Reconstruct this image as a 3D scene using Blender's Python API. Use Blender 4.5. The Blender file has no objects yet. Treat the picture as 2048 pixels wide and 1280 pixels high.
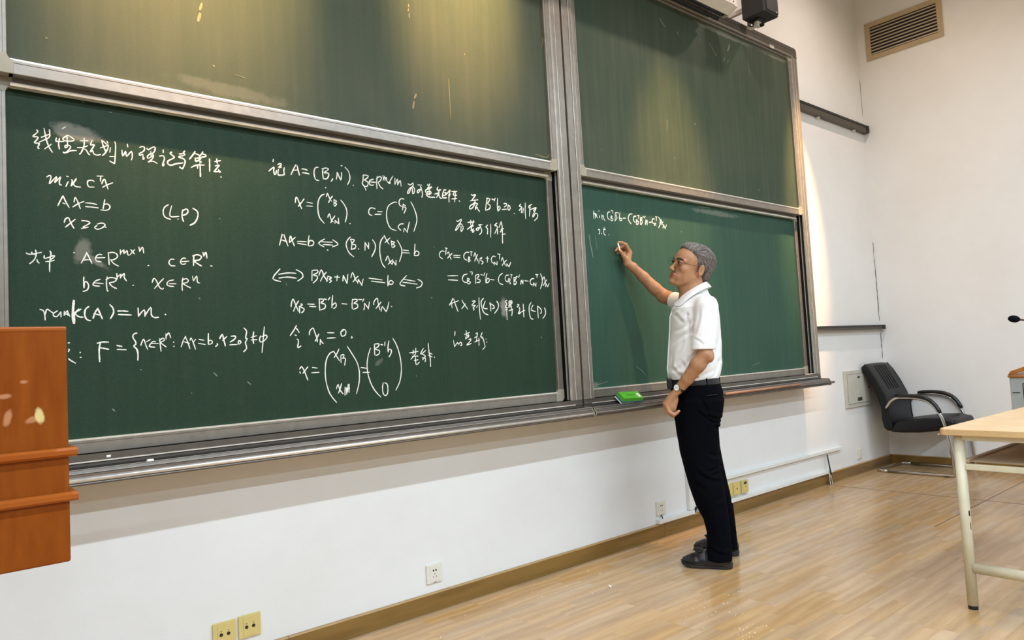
import bpy, bmesh, math, random
import numpy as np
from mathutils import Vector, Matrix, Euler
random.seed(7)
PI = math.pi
scn = bpy.context.scene
col = scn.collection

# ---------------------------------------------------------------- camera
CAMROT = [[0.7593435, -0.6484474, -0.0539755], [0.0054361, -0.0766262, 0.9970451], [0.6506673, 0.7573931, 0.0546606]]
cd = bpy.data.cameras.new('camera'); cam = bpy.data.objects.new('camera', cd); col.objects.link(cam)
R_, U_, F_ = [Vector(v) for v in CAMROT]
cam.matrix_world = Matrix(((R_.x, U_.x, -F_.x, 0.0), (R_.y, U_.y, -F_.y, -2.873), (R_.z, U_.z, -F_.z, 1.14), (0, 0, 0, 1)))
cd.sensor_width = 36; cd.lens = 1442.24 * 36 / 2048; cd.clip_start = .02
scn.camera = cam
# ---------------------------------------------------------------- view, world, lamps
scn.view_settings.view_transform = 'Standard'; scn.view_settings.look = 'None'
scn.view_settings.gamma = 1; scn.view_settings.use_curve_mapping = False
scn.view_settings.exposure = 0.14
world = bpy.data.worlds.new('world'); scn.world = world; world.use_nodes = True
world.node_tree.nodes['Background'].inputs[0].default_value = (.8, .85, .9, 1)
world.node_tree.nodes['Background'].inputs[1].default_value = .05

ROOM_H = 4.75
def area_lamp(name, loc, sx, sy, power, color, rot=(0, 0, 0)):
    l = bpy.data.lights.new(name, 'AREA'); l.shape = 'RECTANGLE'; l.size = sx; l.size_y = sy
    l.energy = power; l.color = color
    o = bpy.data.objects.new(name, l); o.location = loc; o.rotation_euler = rot; col.objects.link(o); return o
def spot_lamp(name, loc, target, power, color, angle, blend, radius=.05):
    l = bpy.data.lights.new(name, 'SPOT'); l.energy = power; l.color = color; l.spot_size = math.radians(angle)
    l.spot_blend = blend; l.shadow_soft_size = radius
    o = bpy.data.objects.new(name, l); o.location = loc
    o.rotation_euler = (Vector(target) - Vector(loc)).to_track_quat('-Z', 'Y').to_euler(); col.objects.link(o); return o
COOL = (.80, .97, 1.13)
for y, p, n in ((-3.1, 56, 4), (-5.6, 72, 4), (-8.0, 55, 4)):       # rows of fluorescent battens hung below the ceiling
    for i in range(n):
        area_lamp('batten_lamp', (-3.0 + i * 2.5, y, 3.75), 2.2, .09, p, COOL)
WARM = (1.0, .58, .25)
for x, z, p, a in ((.84, 3.05, 2200, 34), (2.12, 3.12, 1900, 29), (3.78, 2.02, 900, 24), (5.56, 2.30, 1900, 21)):   # warm ceiling downlights aimed at the boards
    spot_lamp('board_spot', (x, -1.15, ROOM_H - .15), (x, -.1, z), p, WARM, a, 1.0)
for x in (-1.2, .70, 2.15, 3.85, 5.72):                            # their wide spill
    spot_lamp('downlight', (x, -1.10, ROOM_H - .15), (x, -.6, 0), 85, (1.0, .83, .72), 150, 1.0)

# ---------------------------------------------------------------- materials
def lin(c):
    return tuple((v / 12.92 if v <= .04045 else ((v + .055) / 1.055) ** 2.4) for v in [k / 255 for k in c]) + (1,)
class NT:
    def __init__(s, name):
        s.m = bpy.data.materials.new(name); s.m.use_nodes = True; s.t = s.m.node_tree; s.b = s.t.nodes['Principled BSDF']
    def n(s, typ, **kw):
        nd = s.t.nodes.new(typ)
        for k, v in kw.items():
            if k.startswith('i_'):
                key = k[2:]; key = int(key) if key.isdigit() else key.replace('_', ' ')
                nd.inputs[key].default_value = v
            else: setattr(nd, k, v)
        return nd
    def l(s, a, b): s.t.links.new(a, b)
    def coord(s, scale=(1, 1, 1), kind='Object'):
        tc = s.n('ShaderNodeTexCoord'); mp = s.n('ShaderNodeMapping'); mp.inputs['Scale'].default_value = scale
        s.l(tc.outputs[kind], mp.inputs[0]); return mp.outputs[0]
    def world(s, scale=(1, 1, 1)):
        g = s.n('ShaderNodeNewGeometry'); mp = s.n('ShaderNodeMapping'); mp.inputs['Scale'].default_value = scale
        s.l(g.outputs['Position'], mp.inputs[0]); return mp.outputs[0]
    def noise(s, vec, sc, detail=4, rough=.55):
        nd = s.n('ShaderNodeTexNoise'); nd.inputs['Scale'].default_value = sc; nd.inputs['Detail'].default_value = detail
        nd.inputs['Roughness'].default_value = rough; s.l(vec, nd.inputs['Vector']); return nd.outputs['Fac']
    def ramp(s, fac, stops):
        r = s.n('ShaderNodeValToRGB'); e = r.color_ramp.elements
        while len(e) < len(stops): e.new(.5)
        for q, (p, c) in zip(e, stops): q.position = p; q.color = c if len(c) == 4 else tuple(c) + (1,)
        s.l(fac, r.inputs[0]); return r.outputs[0]
    def mix(s, fac, a, b, mode='MIX'):
        m = s.n('ShaderNodeMix', data_type='RGBA', blend_type=mode)
        for sock, v in ((m.inputs[0], fac), (m.inputs[6], a), (m.inputs[7], b)):
            if hasattr(v, 'is_linked'): s.l(v, sock)
            else: sock.default_value = v
        return m.outputs[2]
    def math(s, op, a, b=0.0):
        m = s.n('ShaderNodeMath', operation=op)
        for sock, v in ((m.inputs[0], a), (m.inputs[1], b)):
            if hasattr(v, 'is_linked'): s.l(v, sock)
            else: sock.default_value = v
        return m.outputs[0]
    def bump(s, h, dist=.002, strength=.5):
        b = s.n('ShaderNodeBump'); b.inputs['Distance'].default_value = dist; b.inputs['Strength'].default_value = strength
        s.l(h, b.inputs['Height']); s.l(b.outputs[0], s.b.inputs['Normal'])
    def set(s, color=None, rough=None, metal=None, spec=None, **kw):
        if color is not None:
            if hasattr(color, 'is_linked'): s.l(color, s.b.inputs['Base Color'])
            else: s.b.inputs['Base Color'].default_value = color
        if rough is not None:
            if hasattr(rough, 'is_linked'): s.l(rough, s.b.inputs['Roughness'])
            else: s.b.inputs['Roughness'].default_value = rough
        if metal is not None: s.b.inputs['Metallic'].default_value = metal
        if spec is not None: s.b.inputs['Specular IOR Level'].default_value = spec
        return s.m
def plain(name, c, rough=.5, metal=0, spec=.5, var=.06, sc=12, bump=0.0):
    t = NT(name); v = t.coord(); n = t.noise(v, sc)
    a = lin(c); d = tuple(max(0, k * (1 - var * 2)) for k in a[:3]) + (1,); u = tuple(min(1, k * (1 + var * 2)) for k in a[:3]) + (1,)
    t.set(t.ramp(n, [(.3, d), (.7, u)]), rough, metal, spec)
    if bump: t.bump(t.noise(v, sc * 20), bump)
    return t.m

def wall_mat():
    t = NT('painted_plaster'); v = t.world()
    n = t.noise(v, 1.3, 5); n2 = t.noise(v, 9, 6)
    c = t.mix(n2, lin((230, 228, 224)), lin((235, 234, 231)))
    c = t.mix(t.math('MULTIPLY', t.ramp(n, [(.45, (0, 0, 0)), (.7, (1, 1, 1))]), .25), c, lin((214, 208, 198)))
    # scuffs low on the wall
    n3 = t.noise(t.world((1, 1, 2.5)), 14, 8, .75)
    c = t.mix(t.math('MULTIPLY', t.ramp(n3, [(.66, (0, 0, 0)), (.74, (1, 1, 1))]), .35), c, lin((176, 170, 160)))
    t.set(c, .75, spec=.25); t.bump(t.noise(v, 160, 3), .0006, .5); return t.m
def board_mat(name, streak, base, dusty, dust_glow=(160, 148, 122)):  # chalk dust colour; on the upper boards it also paints their glossy glow
    t = NT(name); v = t.world()
    st = t.noise(t.world((9, 1, .5)), 3.2, 6, .55)          # vertical wiping streaks of chalk dust
    big = t.noise(v, 1.1, 4)
    fine = t.noise(v, 260, 2)
    f = t.math('ADD', t.math('MULTIPLY', t.ramp(st, [(.42, (0, 0, 0)), (.78, (1, 1, 1))]), streak), t.math('MULTIPLY', big, dusty))
    c = t.mix(f, lin(base), lin(dust_glow))
    c = t.mix(t.math('MULTIPLY', fine, .05), c, lin((170, 180, 160)))
    t.set(c, .5, spec=.15); t.bump(fine, .00035, .35); return t
def smudge(t, spots, tint=(168, 165, 152)):
    """eraser and finger smears: (x, z, rx, rz, angle, amount) in metres on the board"""
    g = t.n('ShaderNodeNewGeometry'); sp = t.n('ShaderNodeSeparateXYZ'); t.l(g.outputs['Position'], sp.inputs[0])
    tot = None
    for x, z, rx, rz, an, am in spots:
        dx = t.math('SUBTRACT', sp.outputs[0], x); dz = t.math('SUBTRACT', sp.outputs[2], z)
        ca, sa = math.cos(an), math.sin(an)
        u = t.math('DIVIDE', t.math('ADD', t.math('MULTIPLY', dx, ca), t.math('MULTIPLY', dz, sa)), rx)
        w = t.math('DIVIDE', t.math('SUBTRACT', t.math('MULTIPLY', dz, ca), t.math('MULTIPLY', dx, sa)), rz)
        d = t.math('SQRT', t.math('ADD', t.math('POWER', u, 2.0), t.math('POWER', w, 2.0)))
        n = t.noise(t.world((1, 1, 1)), 22, 5, .7)
        d = t.math('ADD', d, t.math('MULTIPLY', t.math('SUBTRACT', n, .5), 1.5))
        mk = t.math('MULTIPLY', t.ramp(d, [(.55, (1, 1, 1)), (1.0, (0, 0, 0))]), am)
        tot = mk if tot is None else t.math('MAXIMUM', tot, mk)
    src = t.b.inputs['Base Color'].links[0].from_socket
    t.set(t.mix(tot, src, lin(tint))); return t.m
def metal_mat(name, c, rough=.42):
    t = NT(name); v = t.coord((1, 1, 1)); n = t.noise(v, 30, 5)
    a = lin(c); t.set(t.ramp(n, [(.3, tuple(k * .88 for k in a[:3])), (.7, tuple(min(1, k * 1.1) for k in a[:3]))]), rough, .55, .5)
    return t.m
def wood_mat(name, c1, c2, scale=(1, 8, 8), rough=.35, rnd=0.0, ring=6, kind='Object', spec=.5):
    t = NT(name); v = t.coord(scale, kind)
    oi = t.n('ShaderNodeObjectInfo'); ad = t.n('ShaderNodeVectorMath', operation='ADD')
    cmb = t.n('ShaderNodeCombineXYZ'); t.l(t.math('MULTIPLY', oi.outputs['Random'], 37.0), cmb.inputs[0]); t.l(t.math('MULTIPLY', oi.outputs['Random'], 91.0), cmb.inputs[1])
    t.l(v, ad.inputs[0]); t.l(cmb.outputs[0], ad.inputs[1]); v = ad.outputs[0]
    n = t.noise(v, 3, 5, .6); w = t.n('ShaderNodeTexWave', wave_type='BANDS', bands_direction='Y')
    w.inputs['Scale'].default_value = ring / 6; w.inputs['Distortion'].default_value = 7; w.inputs['Detail'].default_value = 4; w.inputs['Detail Scale'].default_value = 1.4
    t.l(v, w.inputs['Vector'])
    f = t.math('ADD', t.math('MULTIPLY', n, .72), t.math('MULTIPLY', w.outputs['Fac'], .28))
    c = t.ramp(f, [(.25, lin(c1)), (.75, lin(c2))])
    fib = t.noise(t.coord((scale[0] * .6, scale[1] * 10, scale[2] * 10), kind), 4, 4)
    c = t.mix(t.math('MULTIPLY', fib, .25), c, lin(tuple(k * .75 for k in c1)))
    if rnd:
        hs = t.n('ShaderNodeHueSaturation'); t.l(c, hs.inputs['Color'])
        t.l(t.math('ADD', 1 - rnd, t.math('MULTIPLY', oi.outputs['Random'], rnd * 1.7)), hs.inputs['Value'])
        t.l(t.math('ADD', .86, t.math('MULTIPLY', t.math('FRACT', t.math('MULTIPLY', oi.outputs['Random'], 17.3)), .22)), hs.inputs['Saturation'])
        c = hs.outputs[0]
    t.set(c, rough, 0, spec); t.bump(fib, .0004, .25); return t.m

M = {}
M['wall'] = wall_mat()
M['ceiling'] = plain('ceiling_paint', (150, 146, 140), .8); M['hall'] = plain('hall_wall', (136, 124, 108), .8)
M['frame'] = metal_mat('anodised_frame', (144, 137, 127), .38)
M['frame_glint'] = metal_mat('painted_edge_glint', (236, 232, 222), .3)  # near-white tone paints the highlights along the frame edges
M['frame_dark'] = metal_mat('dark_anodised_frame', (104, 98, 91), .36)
M['cap'] = plain('grey_plastic_cap', (156, 150, 132), .45)
M['channel'] = plain('dark_channel', (22, 20, 18), .6)
M['seam'] = plain('dark_seam', (60, 50, 42), .8)
M['chalk'] = plain('chalk', (240, 238, 228), .9, spec=.1)
M['plank'] = wood_mat('oak_laminate', (176, 142, 100), (198, 166, 122), (1.6, 9, 9), .2, .095, 3)
M['plank_base'] = plain('floor_underlay', (70, 52, 36), .8)
M['skirting'] = wood_mat('oak_skirting', (116, 86, 40), (146, 112, 60), (.7, 1, 7), .4, .06, 9)
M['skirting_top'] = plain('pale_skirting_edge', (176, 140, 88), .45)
M['lectern'] = wood_mat('orange_veneer', (124, 56, 8), (144, 70, 14), (9, 9, 1.1), .34, 0, spec=.15)
LV = NT('worn_veneer'); LV.set(LV.ramp(LV.noise(LV.world((9, 9, 1.6)), 5, 5), [(.3, lin((116, 54, 8))), (.7, lin((134, 68, 16)))]), .34, spec=.15)
smudge(LV, [(.181, 1.081, .012, .006, .3, .45), (.146, 1.087, .007, .016, -.2, .5), (.142, 1.124, .013, .006, 0, .5), (.170, 1.147, .007, .004, 0, .45)], (206, 150, 110))
smudge(LV, [(.192, 1.087, .0075, .015, .12, .95), (.122, 1.145, .013, .0035, .3, .9)], (206, 184, 124)); M['lectern_face'] = LV.m
M['lectern_trim'] = wood_mat('orange_trim', (142, 68, 16), (166, 88, 28), (1.2, 9, 9), .28, 0, spec=.3)
M['bare'] = plain('bare_wood_chip', (206, 180, 120), .8)
M['tabletop'] = wood_mat('maple_top', (214, 176, 128), (228, 196, 150), (9, 1.2, 9), .35, 0)
M['table_edge'] = plain('table_edge_band', (206, 172, 124), .5)
M['cream'] = plain('cream_enamel', (208, 202, 176), .35, var=.04)
M['slat'] = plain('brown_slat', (168, 148, 122), .5)
M['rubber'] = plain('black_rubber', (20, 20, 20), .6)
M['chrome'] = plain('chrome', (205, 203, 198), .13, 1.0, var=.02)
M['leather'] = plain('black_leather', (10, 12, 15), .42, spec=.35, bump=.0006)
M['armpad'] = plain('black_arm_pad', (16, 16, 18), .3)
M['plate_white'] = plain('ivory_plastic', (226, 222, 208), .35, var=.02)
M['plate_yellow'] = plain('yellowed_plastic', (214, 192, 122), .4, var=.03)
M['hole'] = plain('dark_hole', (14, 12, 12), .5)
M['trunk'] = plain('white_trunking', (232, 230, 224), .4, var=.02)
M['rail'] = metal_mat('dull_rail', (92, 86, 78), .5)
M['rail_dark'] = plain('dark_rail_top', (26, 24, 22), .5)
M['vent'] = plain('beige_enamel', (182, 162, 128), .5, var=.03)
M['vent_blade'] = plain('vent_blade', (190, 176, 150), .5, var=.03)
M['panel_grey'] = plain('grey_panel', (196, 192, 178), .45, var=.03)
M['white_metal'] = plain('white_case', (214, 208, 198), .4, var=.02)
M['black_plastic'] = plain('black_plastic', (30, 30, 32), .5)
M['speaker'] = plain('charcoal_speaker', (38, 38, 40), .65)
M['console'] = plain('grey_console', (160, 164, 160), .5, var=.03)
M['console_wood'] = wood_mat('console_rim', (156, 92, 36), (184, 116, 54), (9, 2, 9), .35)
M['foam'] = plain('black_foam', (14, 15, 20), .95, spec=.1)
M['green'] = plain('green_plastic', (84, 178, 46), .45)
M['blue'] = plain('blue_felt', (60, 104, 130), .8)
M['white_felt'] = plain('white_felt', (226, 226, 216), .8)
M['pointer'] = plain('copper_stick', (176, 124, 92), .4)
M['skin'] = None

# ---------------------------------------------------------------- mesh helpers
def V(*a): return Vector(a)
def link(name, me, mat, parent=None):
    o = bpy.data.objects.new(name, me); col.objects.link(o)
    if mat is not None:
        for m in (mat if isinstance(mat, (list, tuple)) else [mat]): me.materials.append(m)
    if parent is not None: o.parent = parent
    return o
def obj(name, bm, mat, parent=None, smooth=False, bevel=0, seg=2):
    me = bpy.data.meshes.new(name); bmesh.ops.recalc_face_normals(bm, faces=bm.faces[:]); bm.to_mesh(me); bm.free()
    if smooth:
        for p in me.polygons: p.use_smooth = True
    o = link(name, me, mat, parent)
    if bevel:
        b = o.modifiers.new('bevel', 'BEVEL'); b.width = bevel; b.segments = seg; b.limit_method = 'ANGLE'; b.angle_limit = .6
    return o
def tag(o, label=None, cat=None, group=None, kind=None):
    if label: o['label'] = label
    if cat: o['category'] = cat
    if group: o['group'] = group
    if kind: o['kind'] = kind
    return o
def thing(name, label, cat, loc=(0, 0, 0), rz=0, group=None):
    o = bpy.data.objects.new(name, None); col.objects.link(o); o.location = loc; o.rotation_euler = (0, 0, rz)
    o.empty_display_size = .1
    return tag(o, label, cat, group)
def box(bm, x0, x1, y0, y1, z0, z1, mi=0):
    vs = [bm.verts.new(p) for p in ((x0, y0, z0), (x1, y0, z0), (x1, y1, z0), (x0, y1, z0), (x0, y0, z1), (x1, y0, z1), (x1, y1, z1), (x0, y1, z1))]
    for f in ((0, 3, 2, 1), (4, 5, 6, 7), (0, 1, 5, 4), (1, 2, 6, 5), (2, 3, 7, 6), (3, 0, 4, 7)):
        fc = bm.faces.new([vs[i] for i in f]); fc.material_index = mi
    return vs
def bx(*a):
    bm = bmesh.new(); box(bm, *a); return bm
def prism(bm, pts, axis, a0, a1, mi=0):
    """closed polygon pts (u, w) swept along axis; axis 0: pts are (y, z), axis 1: (x, z), axis 2: (x, y)"""
    def P(u, w, a): return (a, u, w) if axis == 0 else ((u, a, w) if axis == 1 else (u, w, a))
    A = [bm.verts.new(P(u, w, a0)) for u, w in pts]; B = [bm.verts.new(P(u, w, a1)) for u, w in pts]
    n = len(pts)
    for i in range(n):
        f = bm.faces.new((A[i], A[(i + 1) % n], B[(i + 1) % n], B[i])); f.material_index = mi
    bm.faces.new(A[::-1]).material_index = mi; bm.faces.new(B).material_index = mi
    return bm
def tube(bm, pts, r, seg=10, cap=True, mi=0, flat=None):
    pts = [Vector(p) for p in pts]; rs = r if isinstance(r, (list, tuple)) else [r] * len(pts)
    rings = []; up = None
    for i, p in enumerate(pts):
        t = (pts[min(i + 1, len(pts) - 1)] - pts[max(i - 1, 0)]).normalized()
        if up is None:
            up = Vector((0, 0, 1)) if abs(t.z) < .9 else Vector((1, 0, 0))
        a = t.cross(up).normalized(); b = a.cross(t).normalized(); up = b
        rings.append([bm.verts.new(p + rs[i] * (math.cos(2 * PI * k / seg) * a + math.sin(2 * PI * k / seg) * b)) for k in range(seg)])
    for i in range(len(rings) - 1):
        for k in range(seg):
            f = bm.faces.new((rings[i][k], rings[i][(k + 1) % seg], rings[i + 1][(k + 1) % seg], rings[i + 1][k])); f.material_index = mi
    if cap:
        bm.faces.new(rings[0][::-1]).material_index = mi; bm.faces.new(rings[-1]).material_index = mi
    return bm
def arc_path(pts, rad, n=6):
    """rounds the corners of a polyline"""
    P = [Vector(p) for p in pts]; out = [P[0]]
    for i in range(1, len(P) - 1):
        a = (P[i - 1] - P[i]); b = (P[i + 1] - P[i]); d = min(rad, a.length * .49, b.length * .49)
        s = P[i] + a.normalized() * d; e = P[i] + b.normalized() * d
        for k in range(n + 1):
            t = k / n; out.append((1 - t) ** 2 * s + 2 * t * (1 - t) * P[i] + t * t * e)
    out.append(P[-1]); return out

# ================================================================ the room
RX, LX, BY = 6.98, -4.2, -9.0
tag(obj('wall_front', bx(LX - .15, RX + .15, 0, .15, -.06, ROOM_H), M['wall']), kind='structure')
tag(obj('wall_right', bx(RX, RX + .15, BY, 0, -.06, ROOM_H), M['wall']), kind='structure')
tag(obj('wall_left', bx(LX - .15, LX, BY, 0, -.06, ROOM_H), M['hall']), kind='structure')
tag(obj('wall_back', bx(LX - .15, RX + .15, BY - .15, BY, -.06, ROOM_H), M['hall']), kind='structure')
tag(obj('ceiling', bx(LX - .15, RX + .15, BY - .15, .15, ROOM_H, ROOM_H + .1), M['ceiling']), kind='structure')
floor = tag(obj('floor', bx(LX, RX, BY, 0, -.06, -.0085), M['plank_base']), kind='structure')
# oak strips, laid along the front wall
camC = Vector((0, -2.873, 1.14))
def to_view(p):
    d = Vector(p) - camC; z = d.dot(F_)
    return None if z < .1 else (1024 + 1442.24 * d.dot(R_) / z, 640 - 1442.24 * d.dot(U_) / z, z)
SW = .0668
LENS = [.30, .38, .46, .54]
def strip_mesh(L):
    bm = bmesh.new(); box(bm, -L / 2 + .0002, L / 2 - .0002, -SW / 2 + .0002, SW / 2 - .0002, -.0085, 0)
    me = bpy.data.meshes.new('plank'); bmesh.ops.recalc_face_normals(bm, faces=bm.faces[:]); bm.to_mesh(me); bm.free(); me.materials.append(M['plank']); return me
strip_me = [strip_mesh(L) for L in LENS]
planks = []
rnd = random.Random(11)
for r in range(62):
    y = -SW * (r + .5)
    for xa, xb in ((-1.5, 5.678), (5.6845, 6.98)):
        x = xb
        first = True
        while x > xa:
            k = rnd.randrange(4); L = LENS[k]
            if first and xb < 6: x = min(x, xb); first = False
            planks.append((x - L / 2, y, k)); x -= L
vis = []
for q in planks:
    v = to_view((q[0], q[1], 0))
    inside = v and -60 < v[0] < 2120 and v[1] < 1330 and q[1] > -3.2
    vis.append((v[2] if inside else 1e6 + abs(q[0] - 3), q))
vis.sort(key=lambda t: t[0])
seen = [t for t in vis if t[0] < 1e5]
for d, (x, y, k) in seen[:300]:
    o = bpy.data.objects.new('plank', strip_me[k]); col.objects.link(o); o.parent = floor; o.location = (x, y, rnd.uniform(-.00018, .0001))
bm = bmesh.new()
for d, (x, y, k) in seen[300:] + [t for t in vis if t[0] >= 1e5]:
    L = LENS[k]; box(bm, x - L / 2 + .0002, x + L / 2 - .0002, y - SW / 2 + .0002, y + SW / 2 - .0002, -.0085, rnd.uniform(-.0002, 0))
box(bm, LX, -1.9, BY, 0, -.0085, 0); box(bm, -1.9, RX, BY, -SW * 62 - .001, -.0085, 0)
tag(obj('planks', bm, M['plank'], floor), kind='stuff')
tag(obj('trim_1', bx(5.6785, 5.684, BY, -.019, -.003, .0006), M['seam']), kind='structure')
tag(obj('trim_2', bx(4.75, RX - .019, -1.142, -1.138, -.003, .0006), M['seam']), kind='structure')
# skirting boards
def skirting(name, runs, axis):
    root = bpy.data.objects.new(name, None); col.objects.link(root); tag(root, kind='structure')
    for a, b in runs:
        if axis == 0: prof = [(-.0005, 0), (-.018, 0), (-.018, .079), (-.015, .084), (-.0005, .084)]
        else: prof = [(RX - .0005, 0), (RX - .018, 0), (RX - .018, .079), (RX - .015, .084), (RX - .0005, .084)]
        bm = bmesh.new(); prism(bm, prof, axis, a + .0008, b - .0008)
        for f in bm.faces:
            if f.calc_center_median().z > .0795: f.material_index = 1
        obj('board', bm, [M['skirting'], M['skirting_top']], root)
    return root
skirting('baseboard_front', [(LX, 1.19), (1.19, 3.597), (3.597, 6.003), (6.003, RX)], 0)
def right_prof():
    root = bpy.data.objects.new('baseboard_right', None); col.objects.link(root); tag(root, kind='structure')
    for a, b in ((BY, -4.8), (-4.8, -2.4), (-2.4, -.0185)):
        bm = bmesh.new(); prism(bm, [(RX - .0005, 0), (RX - .018, 0), (RX - .018, .079), (RX - .015, .084), (RX - .0005, .084)], 1, a + .0008, b - .0008)
        for f in bm.faces:
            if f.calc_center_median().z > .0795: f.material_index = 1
        obj('board', bm, [M['skirting'], M['skirting_top']], root)
right_prof()

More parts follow.
